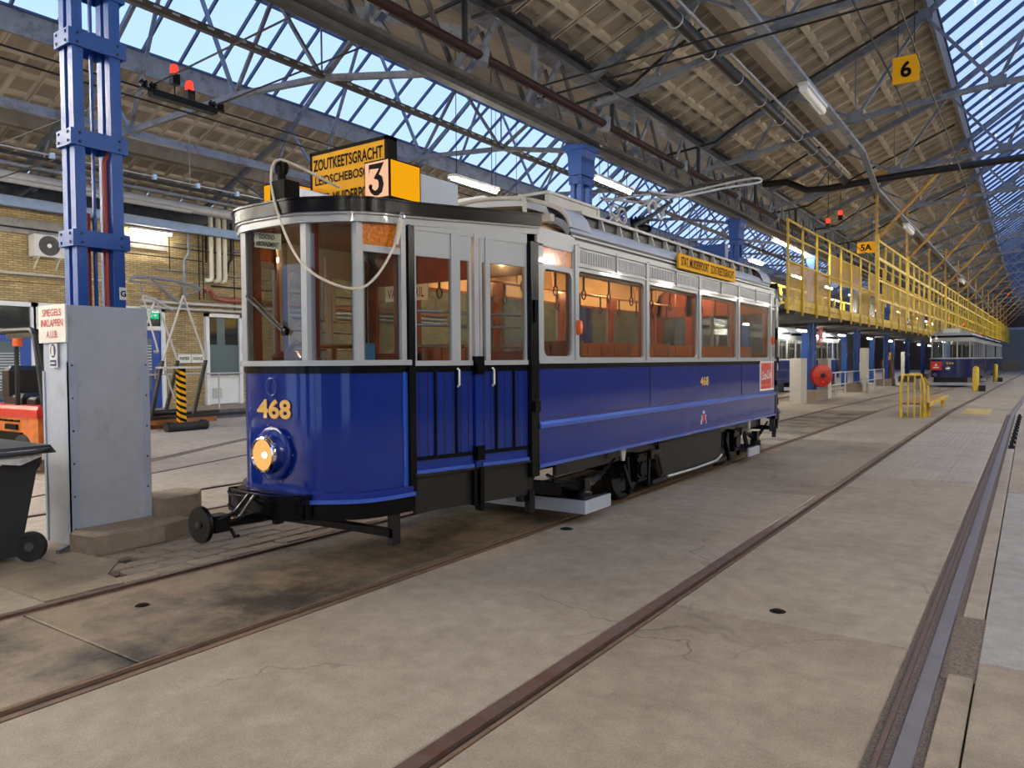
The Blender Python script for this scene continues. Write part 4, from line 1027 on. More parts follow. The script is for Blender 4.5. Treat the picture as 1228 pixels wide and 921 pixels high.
def three(parent, mat, c, xd, w, h):          # flat-topped figure 3 drawn as a ribbon
    P = [(-.10, .06), (.10, .07), (.24, -.02), (.28, -.17), (.23, -.32), (.07, -.40), (-.12, -.40), (-.29, -.31), (-.37, -.18)]
    Wd = [.08, .18, .27, .31, .27, .19, .15, .15, .16]
    L, n = [], len(P)
    for i, (x, y) in enumerate(P):
        a, b = P[max(i - 1, 0)], P[min(i + 1, n - 1)]; d = Vector((b[0] - a[0], b[1] - a[1])).normalized(); nn = Vector((-d.y, d.x)) * Wd[i] * .5
        L.append(((x + nn.x, y + nn.y), (x - nn.x, y - nn.y)))
    z = Vector((0, 0, 1)); q = MB(); pt = lambda p, e=0: c + xd * (p[0] * w) + z * (p[1] * h) + xd.cross(z) * e
    for i in range(n - 1): q.add([pt(L[i][0]), pt(L[i + 1][0]), pt(L[i + 1][1]), pt(L[i][1])], [(0, 1, 2, 3)])
    q.add([pt((-.43, .48), .0004), pt((.46, .48), .0004), pt((.30, .31), .0004), pt((-.37, .34), .0004), pt((-.43, .16), .0004)], [(0, 1, 2, 3, 4)])
    q.add([pt((.46, .48), .0008), pt((.10, .07), .0008), pt((-.16, .04), .0008), pt((.22, .36), .0008)], [(0, 1, 2, 3)])
    q.lathe([(0, 0), (.08 * h, 0)], c + xd * (-.34 * w) + z * (-.19 * h), xd.cross(z), 12)
    return q.build('lettering', mat, parent)
# ---- destination board and number boxes on the front
bd = MB().box(CX - .42, CX + .47, 4.45, 4.53, 2.93, 3.47).box(CX - .44, CX + .49, 4.44, 4.55, 3.45, 3.48).box(CX + .455, CX + .49, 4.44, 4.55, 2.93, 3.48).box(CX - .44, CX - .41, 4.44, 4.55, 2.93, 3.48).build('destination_board', m_ink, tram, label='yellow destination board with black lettering')
MB().box(CX - .41, CX + .455, 4.442, 4.45, 2.945, 3.45).build('board_face', m_yel, bd)
for zz, tx, w in ((3.36, 'ZOUTKEETSGRACHT', .83), (3.215, 'LEIDSCHEBOSCHJE', .79), (3.06, 'STAT. MUIDERPOORT', .84)):
    text('lettering', tx, m_ink, bd, (CX + .02, 4.441, zz), (1, 0, 0), (0, 0, 1), width=w, height=.10, bold=.024)
MB().prism([(4.5, 2.95), (4.95, 2.95), (4.5, 3.34)], 'x', CX - .40, CX - .37).prism([(4.5, 2.95), (4.95, 2.95), (4.5, 3.34)], 'x', CX + .36, CX + .39).build('board_bracket', m_black, bd)
for s, lab in ((1, 'lit number box with 3 on the near side'), (-1, 'lit number box on the far side')):
    x0, x1 = (CX + .52, CX + .785) if s > 0 else (CX - .70, CX - .44)
    z0, z1 = 2.895, 3.19
    bx_ = MB().box(x0, x1, 4.15, 4.50, z0, z1).build('number_box', m_ink, tram, label=lab)
    MB().box(x0 + .012, x1 - .012, 4.146, 4.15, z0 + .012, z1 - .012).build('number_panel', m_salmon if s > 0 else E('lit_yellow_panel', (250, 172, 20), .39), bx_)
    xs = x1 if s > 0 else x0
    MB().box(min(xs, xs + .004 * s), max(xs, xs + .004 * s), 4.165, 4.485, z0 + .012, z1 - .012).build('side_panel', E('lit_yellow_panel', (250, 172, 20), .39), bx_)
    if s > 0: three(bx_, m_ink, Vector(((x0 + x1) / 2, 4.1445, (z0 + z1) / 2)), Vector((1, 0, 0)), .18, .25)
    else: MB().box(x1, x1 + .004, 4.165, 4.485, z0 + .012, z1 - .012).build('side_panel', MATS['lit_yellow_panel'], bx_)
    MB().box(x0 + .05, x1 - .05, 4.2, 4.4, 2.86, z0).build('box_foot', m_black, bx_)
# rear number box
bx_ = MB().box(CX + .3, CX + .56, YE - 4.5, YE - 4.2, 2.97, 3.25).build('number_box', m_ink, tram, label='small lit number box on the rear roof')
MB().box(CX + .56, CX + .564, YE - 4.48, YE - 4.22, 2.985, 3.235).build('number_panel', m_salmon, bx_)
three(bx_, m_redp, Vector((CX + .565, YE - 4.35, 3.11)), Vector((0, 1, 0)), .15, .2)
MB().box(CX + .31, CX + .55, YE - 4.504, YE - 4.5, 2.985, 3.235).build('side_panel', MATS['lit_yellow_panel'], bx_)
# pulley bracket, roof rope, hatch
MB().prism([(CX + .10, 2.86), (CX + .26, 2.86), (CX + .26, 3.0), (CX + .10, 3.0)], 'y', 3.60, 3.74).cyl((CX + .16, 3.66, 3.0), (CX + .16, 3.66, 3.12), .03, 10).build('pulley_bracket', m_ink, tram)
MB().lathe([(.035, -.02), (.055, -.02), (.045, 0), (.055, .02), (.035, .02)], (CX + .16, 3.66, 3.10), (0, 1, 0), 14).build('pulley', m_ink, tram)
rp2 = [(CX + .30, 4.1, 3.02), (CX + .22, 3.8, 3.12), (CX + .16, 3.64, 3.16), (CX + .10, 3.62, 3.10), (CX + .12, 3.6, 2.95), (CX + .20, 3.585, 2.76), (CX + .32, 3.58, 2.54), (CX + .48, 3.57, 2.36), (CX + .66, 3.60, 2.24), (CX + .78, 3.72, 2.18), (CX + .80, 3.86, 2.20), (CX + .80, 4.0, 2.30), (CX + .80, 4.13, 2.46), (CX + .80, 4.22, 2.62), (CX + .80, 4.245, 2.73)]
MB().tube(catmull(rp2, 4), .010, 6).build('rope', m_rope, tram, label='pale rope looped across the front windows')
MB().tube([(CX + .80, 4.19, 2.54), (CX + .805, 4.22, 2.64), (CX + .80, 4.245, 2.74)], .02, 8).build('rope_knot', m_rope, tram)
MB().tube([(CX + .81, 4.255 + .02 * math.cos(t * PI / 6), 2.77 + .024 * math.sin(t * PI / 6)) for t in range(12)], .006, 5, closed=True).build('rope_ring', m_chrome, tram)
MB().prism([(CX - .16, 2.88), (CX + .36, 2.88), (CX + .36, 2.92), (CX + .02, 3.03), (CX - .10, 3.035)], 'y', 3.95, 4.3).build('roof_hatch', m_roofg, tram)
# headlamp
hl = MB().lathe([(.0, 0), (.205, 0), (.205, .022), (.19, .03), (.15, .034), (.14, .045), (.133, .07)], (CX, 3.68, .965), (0, -1, 0), 40).build('headlamp', m_blue, tram, label='chrome rimmed headlamp glowing warm')
MB().lathe([(.128, .05), (.138, .07), (.142, .10), (.135, .118), (.122, .125), (.115, .115)], (CX, 3.68, .965), (0, -1, 0), 40).build('rim', m_chrome, hl)
MB().lathe([(.0, .118), (.06, .117), (.118, .112)], (CX, 3.68, .965), (0, -1, 0), 32).build('lens', m_lamp, hl)
MB().lathe([(.0, .13), (.016, .127), (.022, .115)], (CX + .03, 3.68, .965), (0, -1, 0), 14).build('bulb', m_bulb, hl)
q = MB()
for t in range(10): q.lathe([(0, .005), (.006, .004), (.008, 0)], (CX + .222 * math.cos(t * PI / 5), 3.672, .965 + .222 * math.sin(t * PI / 5)), (0, -1, 0), 6)
for z in (.8, 1.25, 1.3, 1.42): q.lathe([(0, .005), (.006, .004), (.008, 0)], (CX - .31, 3.695, z), (0, -1, 0), 6)
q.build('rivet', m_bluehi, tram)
MB().lathe([(.06, .004), (.066, .006), (.072, .004), (.072, 0)], (CX - .02, 3.672, 1.47), (0, -1, 0), 20).build('blind_socket', m_blue, tram)
# front bumper and coupler
for e in (0, 1):
    bl = lambda e_: catmull([(CX - .41, 3.62 - e_), (CX - .22, 3.53 - e_), (CX, 3.51 - e_), (CX + .22, 3.53 - e_), (CX + .41, 3.62 - e_)], 4)
    q = MB().strip(bl(0), .51, .685, .05).strip(bl(.02), .64, .66, .05).strip(bl(.02), .535, .555, .05).box(CX - .41, CX + .41, 3.55, 3.68, .51, .685)
    if e: q.map(fx)
    q.build('bumper', m_black, tram)
    q = MB().tube([(CX, 4.2, .50), (CX, 3.5, .50), (CX, 3.18, .515)], .038, 10).lathe([(0, 0), (.125, 0), (.13, .012), (.13, .03), (.05, .05), (.045, .1)], (CX, 3.03, .53), (0, 1, 0), 28)
    q.box(CX - .06, CX + .06, 3.12, 3.24, .46, .58).tube([(CX + .1, 3.12, .56), (CX + .14, 3.2, .6), (CX + .05, 3.3, .56)], .012, 6).tube([(CX - .02, 3.45, .68), (CX - .02, 3.3, .54)], .012, 6).tube([(CX + .05, 3.45, .68), (CX + .05, 3.32, .54)], .012, 6)
    q.tube([(CX + .03, 3.26, .47), (CX + .05, 3.28, .41), (CX + .02, 3.33, .40)], .014, 6)
    if e: q.map(fx)
    cpl = q.build('coupler', m_black, tram)
    q = MB().lathe([(0, 0), (.02, 0), (.026, .006), (.026, .02)], (CX + .0, 3.015, .53), (0, 1, 0), 12); q.map(fx) if e else 0
    q.build('coupler_hole', m_gap, cpl)
    # lifeguard gate and step below the vestibule
    q = MB().box(CX - .72, CX + .72, 4.2, 4.26, .30, .36)
    for s in (1, -1): q.box(CX + s * .70 - .03, CX + s * .70 + .03, 4.2, 4.28, .24, .55).beam((CX + s * .70, 4.24, .5), (CX + s * .3, 3.8, .56), .04, .05)
    q.beam((CX - .6, 3.9, .4), (CX + .7, 4.2, .34), .03, .05)
    if e: q.map(fx)
    q.build('lifeguard', m_under, tram)
    q = MB().box(CX - .60, CX + .60, 4.1, 5.65, .74, .80); q.map(fx) if e else 0
    q.build('vestibule_floor', m_under, tram)
# cards and wiper in the front window
q = MB().strip([(CX - .26, 3.725), (CX + .06, 3.725)], 2.54, 2.66, .004, sm=False).map(lambda x, y, z: (x, y, z + .16 * (CX - .1 - x)))
cd = q.build('window_card', m_wbeige, tram, label='white card hanging in the front window')
for dz, tx in ((.028, 'OCHTEND-'), (-.028, 'ABONNEMENT')): text('lettering', tx, m_ink, cd, (CX - .1 , 3.72, 2.60 + dz), (1, 0, -.16), (.16, 0, 1), width=.2 if dz > 0 else .27, height=.038, bold=.02)
q = MB().tube([(CX - .30, 3.67, 2.18), (CX + .13, 3.67, 1.90)], .014, 6).tube([(CX - .24, 3.66, 2.19), (CX + .14, 3.66, 1.92)], .006, 5).build('wiper', m_chrome, tram)
MB().lathe([(0, .02), (.03, .015), (.03, -.02)], (CX + .14, 3.68, 1.89), (0, -1, 0), 10).build('wiper_pivot', m_black, tram)
# ---- running gear
for y in (8.10, 11.55):
    for s in (1, -1):
        q = MB().lathe([(.30, -.06), (.40, -.06), (.40, -.045), (.375, -.04), (.365, .04), (.30, .045), (.28, .02), (.12, .03), (.10, .06), (0, .06)], (CX + s * .745, y, .375), (s, 0, 0), 28); w_ = q.build('wheel', m_under, tram)
        q = MB().cbox(CX + s * .93 - .08, CX + s * .93 + .08, y - .13, y + .13, .24, .58, .02).cyl((CX + s * 1.0, y, .38), (CX + s * 1.03, y, .38), .09, 14)
        for dz in (.28, .36, .46, .54):
            for dy in (-.1, .1): q.cyl((CX + s * 1.0, y + dy, dz), (CX + s * 1.022, y + dy, dz), .014, 6)
        q.beam((CX + s * .95, y - .30, .55), (CX + s * .95, y - .24, .12), .05, .05).beam((CX + s * .95, y + .30, .55), (CX + s * .95, y + .26, .14), .05, .05).beam((CX + s * .98, y - .45, .48), (CX + s * .96, y - .2, .16), .04, .05)
        q.build('axle_box', m_black, tram)
        q = MB().cyl((CX + s * .98, y + .42, .50), (CX + s * 1.0, y + .52, .22), .025, 8).cyl((CX + s * .98, y + .5, .50), (CX + s * 1.0, y + .6, .24), .018, 8).box(CX + s * .96, CX + s * .99, y + .3, y + .62, .46, .56).build('brake_hanger', m_under, tram)
        d_ = -1 if y < 9 else 1
        q = MB()
        for k in range(5):
            L0 = .72 - k * .12; q.tube([(CX + s * .92, y + d_ * (1.25 + t * L0), .36 + k * -.016 + .16 * (t * L0) ** 2 / .5 + .03) for t in (-1, -.6, -.2, .2, .6, 1)], .017, 4)
        q.box(CX + s * .92 - .05, CX + s * .92 + .05, y + d_ * 1.25 - .06, y + d_ * 1.25 + .06, .28, .44).cyl((CX + s * .92, y + d_ * 1.25, .20), (CX + s * .92, y + d_ * 1.25, .29), .09, 14)
        q.build('leaf_spring', m_under, tram)
    MB().cyl((CX - .7, y, .375), (CX + .7, y, .375), .06, 12).build('axle', m_under, tram)
for s in (1, -1):
    q = MB().box(CX + s * .90 - .02, CX + s * .90 + .02, 6.3, 13.1, .52, .66).build('frame_beam', m_under, tram)
    x = CX + s * .94
    q = MB().box(x - .012, x + .012, 8.72, 11.0, .20, .64).box(x - .02, x + .03, 8.5, 11.2, .14, .19).box(x + .015, x + .03, 8.75, 10.9, .205, .225)
    for i in range(8): q.cyl((x + .01, 8.55 + i * .07, .62), (x + .02, 8.55 + i * .07, .62), .012, 6)
    q.build('motor_skirt', m_blackm, tram)
    MB().tube([(x + .05, 8.9, .19), (x + .06, 9.8, .18), (x + .05, 10.7, .19), (x + .02, 11.0, .24)], .016, 8).build('brake_rod', m_pipe, tram)
    for y in (7.55, 12.1): MB().prism([(y - .07, .69), (y + .07, .69), (y + .03, .54), (y - .02, .54)], 'x', CX + s * 1.02, CX + s * 1.04).build('support_bracket', m_pipe, tram)
for e in (0, 1):
    q = MB().box(CX - .95, CX + 1.10, 6.56, 6.60, .115, .245).box(CX + 1.075, CX + 1.10, 6.6, 7.12, .115, .245).box(CX - .95, CX - .92, 6.6, 7.12, .115, .245)
    for z in (.145, .18, .215): q.lathe([(0, .006), (.010, .004), (.010, 0)], (CX + 1.0, 6.56, z), (0, -1, 0), 6).lathe([(0, .006), (.010, .004), (.010, 0)], (CX + 1.10, 6.68, z), (1, 0, 0), 6).lathe([(0, .006), (.010, .004), (.010, 0)], (CX + 1.10, 7.05, z), (1, 0, 0), 6)
    q.map(fx) if e else 0; q.build('life_tray', m_roofg, tram, label='grey lifeguard tray low over the rails')
    q = MB().box(CX - .9, CX + 1.06, 6.6, 7.1, .245, .26).box(CX - .8, CX + .8, 6.6, 6.66, .2, .4); q.map(fx) if e else 0; q.build('tray_plate', m_under, tram)
MB().box(CX - .86, CX + .86, 5.75, 13.25, .60, .74).build('underfloor', m_under, tram)
MB().box(CX - .6, CX + .6, 8.5, 11.2, .25, .6).build('motor_case', m_under, tram)
# ---- interior
CP = [(-1.06, 2.72), (-1.0, 2.86), (-.85, 2.98), (-.5, 3.10), (0, 3.14), (.5, 3.10), (.85, 2.98), (1.0, 2.86), (1.06, 2.72)]
MB().box(CX - 1.06, CX + 1.06, 5.72, 13.28, .80, .86).build('saloon_floor', m_woodlt, tram)
q = MB().add([(CX + a, y, b) for y in (5.75, 13.25) for a, b in CP], [(i, i + 1, len(CP) + i + 1, len(CP) + i) for i in range(len(CP) - 1)], True).build('saloon_ceiling', m_ceil, tram)
for y in (5.76, 13.24):
    q = MB()
    for a, b, c, d in ((-1.06, -.95, .86, 2.95), (-.48, -.36, .86, 2.95), (.36, .48, .86, 2.95), (.95, 1.06, .86, 2.95), (-1.06, -.36, .86, 1.75), (.36, 1.06, .86, 1.75), (-1.06, 1.06, 2.45, 2.95)): q.box(CX + a, CX + b, y - .025, y + .025, c, d)
    bk = q.build('bulkhead', m_wood, tram)
    MB().box(CX - .95, CX - .48, y - .003, y + .003, 1.75, 2.45).box(CX + .48, CX + .95, y - .003, y + .003, 1.75, 2.45).build('bulkhead_pane', m_glass, bk)
seat = MB().box(-.42, .42, 0, .40, .42, .47).box(-.42, .42, -.03, .02, .30, 1.0).box(-.40, -.36, .02, .38, 0, .42).box(.36, .40, .02, .38, 0, .42)
for k in range(5): seat.box(-.40 + k * .17, -.28 + k * .17, -.045, -.03, .5, .96)
sm = seat.mesh('bench', m_woodlt)
for y in (6.6, 7.7, 8.8, 9.9, 11.0, 12.1):
    for x in (-.64, .64): piece(sm, 'bench', tram, (x, y - CY, .86), (0, 0, 0))
for s in (1, -1):
    q = MB().cyl((CX + s * .55, 5.8, 2.62), (CX + s * .55, 13.2, 2.62), .015, 8)
    for i in range(9): q.cyl((CX + s * .55, 6.1 + i * .85, 2.62), (CX + s * .55, 6.1 + i * .85, 2.85), .01, 6)
    rl = q.build('hand_rail', m_woodlt, tram)
    q = MB()
    for i in range(11):
        y = 6.3 + i * .62; q.box(CX + s * .55 - .006, CX + s * .55 + .006, y - .014, y + .014, 2.46, 2.62); q.tube([(CX + s * .55, y + .045 * math.cos(t * PI / 5), 2.41 + .055 * math.sin(t * PI / 5)) for t in range(10)], .008, 5, closed=True)
    q.build('strap', m_ink, rl)
for i in range(7):
    MB().lathe([(0, -.045), (.03, -.035), (.042, 0), (.03, .03), (.02, .05)], (CX + (.25 if i % 2 else -.25), 6.3 + i * 1.1, 2.95), (0, 0, 1), 12).build('ceiling_bulb', m_bulb, tram)
for y in (4.9, YE - 4.9): MB().lathe([(0, -.03), (.03, -.02), (.04, .01)], (CX + .1, y, 2.70), (0, 0, 1), 12).build('ceiling_bulb', m_bulb, tram)
# driver's controller, brake wheel, notice in the vestibule
q = MB().lathe([(.12, 0), (.12, .85), (.14, .9), (.1, .95)], (CX - .22, 4.0, .80), (0, 0, 1), 16).tube([(CX - .22, 4.0, 1.76), (CX - .02, 3.92, 1.82), (CX + .06, 3.9, 1.80)], .02, 8).build('controller', m_wood, tram)
MB().tube([(CX + .32 + .18 * math.cos(t * PI / 8), 4.0 + .18 * math.sin(t * PI / 8), 1.78) for t in range(16)], .014, 6, closed=True).cyl((CX + .32, 4.0, .8), (CX + .32, 4.0, 1.78), .02, 8).cyl((CX + .14, 4, 1.78), (CX + .5, 4, 1.78), .01, 6).build('brake_wheel', m_woodlt, tram)
nb = MB().box(CX + .60, CX + .62, 3.98, 4.14, 1.67, 1.80).build('notice', M('notice_blue', (40, 130, 196), .5, var=.05), tram, label='small blue notice behind the corner window')
q = MB().box(CX - .78, CX - .2, 5.70, 5.72, 2.28, 2.44).build('inner_sign', m_wbeige, tram); text('lettering', 'VARDEGRIL', m_ink, q, (CX - .49, 5.695, 2.36), (1, 0, 0), (0, 0, 1), width=.5, height=.1)
q = MB()
for x in (-.355, .355): q.box(CX + x - .055, CX + x + .055, 3.745, 3.785, 1.66, 2.74)
for s in (1, -1): q.box(CX + s * .58, CX + s * .63, 3.95, 4.02, 1.66, 2.74).box(CX + s * .70, CX + s * .735, 4.27, 4.30, 1.66, 2.74)
q.build('inner_post', m_wood, tram)
MB().box(CX - .7, CX + .7, 4.0, 4.25, 1.60, 1.63).build('dash_shelf', m_wood, tram)
# ================================================================ COLUMNS
def column(y, cased, label, zdeck=None, group=None):
    x0, x1, y0, y1 = -7.50, -7.25, y - .235, y + .235
    o = thing('lattice_column', (-7.4, y, 0), label, 'column', group)
    zb = .42 if not cased else 1.9
    for lx, ly in ((x1 - .05, y0 + .055), (x1 - .05, y1 - .075), (x0 + .05, y0 + .055), (x0 + .05, y1 - .075)):
        MB().box(lx - .045, lx + .045, ly - .045, ly + .06 if ly > y else ly + .05, zb, 5.35).build('leg', m_colblue, o)
    zs_ = [z for z in (1.05, 1.94, 2.83, 3.755, 4.665, 5.2) if z > zb + .25]
    bt = MB()
    for z in zs_:
        q = MB().box(x1, x1 + .018, y0 - .012, y1 + .012, z - .075, z + .075).box(x0 - .018, x0, y0 - .012, y1 + .012, z - .075, z + .075)
        q.box(x0 - .01, x1 + .018, y0 - .03, y0 - .012, z - .075, z + .075).box(x0 - .01, x1 + .018, y1 + .012, y1 + .03, z - .075, z + .075)
        b = q.build('batten_plate', m_colblue, o)
        for dy in (y0 + .05, y1 - .05):
            for dz in (-.04, .04): bt.lathe([(0, .012), (.012, .01), (.016, 0)], (x1 + .018, dy, z + dz), (1, 0, 0), 6)
        for dx in (x0 + .04, x1 - .04):
            for dz in (-.04, .04): bt.lathe([(0, .012), (.012, .01), (.016, 0)], (dx, y0 - .03, z + dz), (0, -1, 0), 6)
    bt.build('bolts', M('bolt_dark', (22, 36, 60), .5), o)
    MB().box(x0 + .11, x1 - .11, y - .012, y + .012, zb, 5.3).build('web', m_colblue, o)
    MB().prism([(x0 - .015, 5.30), (x1 + .02, 5.30), (x1 + .03, 5.66), (x1 + .08, 5.80), (x0 - .08, 5.80), (x0 - .03, 5.66)], 'y', y - .27, y + .27).box(x0 - .10, x1 + .10, y - .33, y + .33, 5.78, 5.88).build('capital', m_colblue, o)
    if cased:
        X0, X1, Y0_, Y1_ = -7.64, -7.18, y - .365, y + .385
        MB().box(X0, X1, Y0_, Y1_, 0, 2.2).build('casing', m_case, o, label='scuffed grey sheet casing')
        q = MB()
        for yy in (Y0_, Y1_ - .07): q.box(X1, X1 + .012, yy - (.012 if yy == Y0_ else 0), yy + .075, .0, 1.68)
        q.box(X1 - .035, X1 + .012, Y0_ - .012, Y0_, 0, 2.2).box(X0 - .012, X0 + .02, Y0_ - .012, Y0_, 0, 1.6)
        q.build('corner_strip', M('casing_strip', (170, 182, 200), .45, var=.06), o)
        q = MB()
        for i in range(6):
            for yy in (Y0_ + .03, Y1_ - .03): q.lathe([(0, .006), (.009, .004), (.011, 0)], (X1 + .012, yy, .15 + i * .3), (1, 0, 0), 6)
        q.build('rivets', m_steeldk, o)
        MB().tube([(-7.36, y + .1, 2.2), (-7.36, y + .1, 3.6), (-7.30, y + .14, 3.72)], .03, 8).tube([(-7.45, y - .05, 2.2), (-7.45, y - .05, 3.1)], .045, 8).build('red_pipe', m_redp if 0 else M('pipe_red_faded', (150, 62, 58), .5), o)
        MB().box(x1 + .001, x1 + .006, y + .155, y + .225, 2.28, 2.40).build('letter_plate', m_wbeige, o)
        text('lettering', 'G', m_ink, o, (x1 + .008, y + .19, 2.34), (0, 1, 0), (0, 0, 1), height=.06, bold=.03)
        s1 = thing('warning_sign', (-7.4, Y0_ - .02, 1.86), 'white sign with red lettering on the grey column casing', 'sign')
        MB().box(-7.655, -7.14, Y0_ - .032, Y0_ - .014, 1.86, 2.205).build('plate', m_wbeige, s1)
        for zz, tx, w in ((2.135, 'SPIEGELS', .36), (2.04, 'INKLAPPEN', .42), (1.935, 'A.U.B.', .22)): text('lettering', tx, m_redlet, s1, (-7.39, Y0_ - .033, zz), (1, 0, 0), (0, 0, 1), width=w, height=.066, bold=.012)
        s2 = thing('notice_sign', (-7.39, Y0_ - .02, 1.62), 'small blue pictogram notice below the red lettered sign', 'sign')
        MB().box(-7.47, -7.33, Y0_ - .024, Y0_ - .014, 1.63, 1.85).build('plate', m_white, s2)
        q = MB().lathe([(0, .003), (.05, .003), (.05, 0)], (-7.40, Y0_ - .024, 1.785), (0, -1, 0), 20).map(lambda a, b, c: (a, b, 1.785 + (c - 1.785) * 1.25)).box(-7.455, -7.345, Y0_ - .027, Y0_ - .024, 1.645, 1.70)
        q.build('pictogram', m_navy, s2)
        MB().prism([(-7.425, 1.74), (-7.375, 1.74), (-7.38, 1.80), (-7.39, 1.83), (-7.41, 1.83), (-7.42, 1.80)], 'y', Y0_ - .031, Y0_ - .027).box(-7.44, -7.36, Y0_ - .03, Y0_ - .027, 1.665, 1.68).build('figure', m_white, s2)
        k = thing('concrete_kerb', (-6.85, y + .1, 0), 'worn concrete kerb block at the foot of the grey casing', 'kerb')
        P = [(-7.15, y - .36), (-7.0, y - .47), (-6.66, y - .42), (-6.62, y + .2), (-6.72, y + .52), (-7.15, y + .52)]
        MB().prism(P, 'z', 0, .10).prism([(a * .97 - .21, b) for a, b in P], 'z', .10, .155).build('block', m_concrete, k)
        MB().prism([(-7.15, y + .40), (-6.98, y + .43), (-7.0, y + .78), (-7.20, y + .95), (-7.5, y + .9), (-7.5, y + .40)], 'z', 0, .33).build('rear_block', m_concrete, k)
        MB().beam((-7.1, y - .42, .03), (-6.98, y - .58, .02), .03, .03).build('wood_scrap', m_steel, k)
    else:
        MB().prism([(-7.85, y - .7), (-6.95, y - .7), (-6.95, y + .7), (-7.85, y + .7)], 'z', 0, .42).build('plinth', m_concrete, o)
    return o
c1 = column(3.675, True, 'blue riveted lattice column rising from the grey casing, nearest')
cs = ['blue lattice column behind the tram roof with lit tube beside it', 'blue lattice column behind the tram at the near gallery end']
for i, y in enumerate((13.15, 22.7)): column(y, False, cs[i])
names = ['blue column carrying the red hose reel', 'blue column with white labels, next after the hose reel column', 'blue column with a white name plate, third under the gallery']
for i in range(9):
    y = 32.3 + 9.6 * i
    column(y, False, names[i] if i < 3 else 'blue column in the dark far part under the gallery', group='far columns under the gallery' if i >= 3 else None)
# things on the hose column and its neighbours
X, Y = -7.06, 32.3
h = thing('hose_reel', (X + .12, Y, 1.2), 'red round fire hose reel on the blue column', 'hose reel')
MB().lathe([(0, .0), (.09, 0), (.09, .03), (.43, .03), (.46, .05), (.46, .2), (.43, .22), (0, .22)], (X, Y - .1, 1.0), (.75, -.66, 0), 28).build('drum', m_redp, h)
q = MB()
for t in range(4): q.lathe([(0, .24), (.05, .235), (.05, .22)], (X + .24 * math.cos(t * PI / 2) * .66, Y - .1 + .24 * math.cos(t * PI / 2) * .75, 1.0 + .26 * math.sin(t * PI / 2)), (.75, -.66, 0), 8)
q.build('label_dot', m_amber, h); MB().lathe([(0, .25), (.10, .24), (.10, .2)], (X, Y - .1, 1.0), (.75, -.66, 0), 14).build('hub', m_blackm, h)
t_ = thing('fire_sign', (X, Y, 2.6), 'red fire sign high on the hose reel column', 'sign'); MB().box(X, X + .03, Y - .3, Y + .3, 2.25, 2.95).build('plate', m_redp, t_); MB().box(X + .03, X + .035, Y - .05, Y + .08, 2.6, 2.85).box(X + .03, X + .035, Y - .2, Y + .2, 2.35, 2.5).build('symbol', m_white, t_)
for dy, w, lab in ((-3.1, .45, 'pale concrete guard post left of the hose reel'), (1.25, .3, 'pale concrete guard slab right of the hose reel')):
    MB().cbox(-7.35, -6.95, Y + dy - w, Y + dy + w, 0, 1.7, .02).build('guard_post', m_cream, loc=(-7.15, Y + dy, 0), label=lab, category='guard post')
for yy, z, lab, w in ((41.9, 1.55, 'grey switch box beside the second gallery column', .45),):
    MB().cbox(-7.0, -6.7, yy - 1.3, yy - .6, .7, 2.2, .02).box(-6.9, -6.8, yy - 1.1, yy - .8, 0, .7).build('switch_box', m_cream, loc=(-6.85, yy - .95, 0), label=lab, category='electric box')
X = -7.23
s_ = thing('column_label', (X, 41.9, 1.5), 'white paper labels on the second gallery column', 'label'); MB().box(X + .02, X + .03, 41.7, 42.0, 1.1, 1.5).box(X + .02, X + .03, 41.75, 41.95, 1.6, 1.95).build('paper', m_white, s_)
s_ = thing('name_plate', (X, 51.5, 1.7), 'white name plate across the third gallery column', 'label'); MB().box(X + .02, X + .03, 51.1, 52.0, 1.6, 1.85).build('plate', m_white, s_)

# ================================================================ LEFT FOREGROUND
b = thing('wheeled_bin', (-7.35, 2.55, 0), 'dark grey wheeled rubbish bin with plastic sack under its lid', 'bin')
q = MB(); 
def frust(q, a, b_): # a,b_: (x0,x1,y0,y1,z)
    vs = [(x, y, r[4]) for r in (a, b_) for x, y in ((r[0], r[2]), (r[1], r[2]), (r[1], r[3]), (r[0], r[3]))]
    return q.add(vs, [(0, 3, 2, 1), (4, 5, 6, 7), (0, 1, 5, 4), (1, 2, 6, 5), (2, 3, 7, 6), (3, 0, 4, 7)])
frust(q, (-7.78, -6.98, 2.28, 2.80, .05), (-7.95, -6.85, 2.15, 2.92, .92)).build('body', m_bin, b)
q = MB(); frust(q, (-8.0, -6.74, 2.10, 3.0, .92), (-7.98, -6.78, 2.12, 2.97, .985)); frust(q, (-7.9, -6.86, 2.2, 2.9, .985), (-7.7, -7.0, 2.3, 2.8, 1.01)); q.tube([(-6.76, 2.15, .95), (-6.70, 2.3, .94), (-6.70, 2.8, .94), (-6.76, 2.95, .95)], .02, 8).build('lid', m_bin, b)
q = MB(); SK = [(2.12, .955), (2.86, .955), (2.9, .90), (2.72, .84), (2.6, .86), (2.42, .76), (2.3, .78), (2.12, .64)]
q.add([(-6.755 + .02 * (k % 2), y, z) for k, (y, z) in enumerate(SK)] + [(-6.86, y, z + .02) for y, z in SK], [(0, 1, 2, 3), (0, 3, 4, 5), (0, 5, 6, 7)] + [(k, (k + 1) % 8, 8 + (k + 1) % 8, 8 + k) for k in range(8)]).build('sack', m_bag, b, label='crumpled plastic sack hanging out of the bin')
for yy in (2.86, 2.22):
    w = MB().lathe([(0, -.03), (.08, -.03), (.085, -.02), (.09, -.03), (.125, -.03), (.125, .03), (.09, .03), (.085, .02), (0, .02)], (-6.93, yy, .125), (.62, -.78, 0) if yy > 2.5 else (0, -1, 0), 24).build('wheel', m_rubber, b)
    MB().lathe([(0, .035), (.035, .034), (.04, .02)], (-6.93, yy, .125), (.62, -.78, 0) if yy > 2.5 else (0, -1, 0), 14).build('hub', m_steeldk, w)
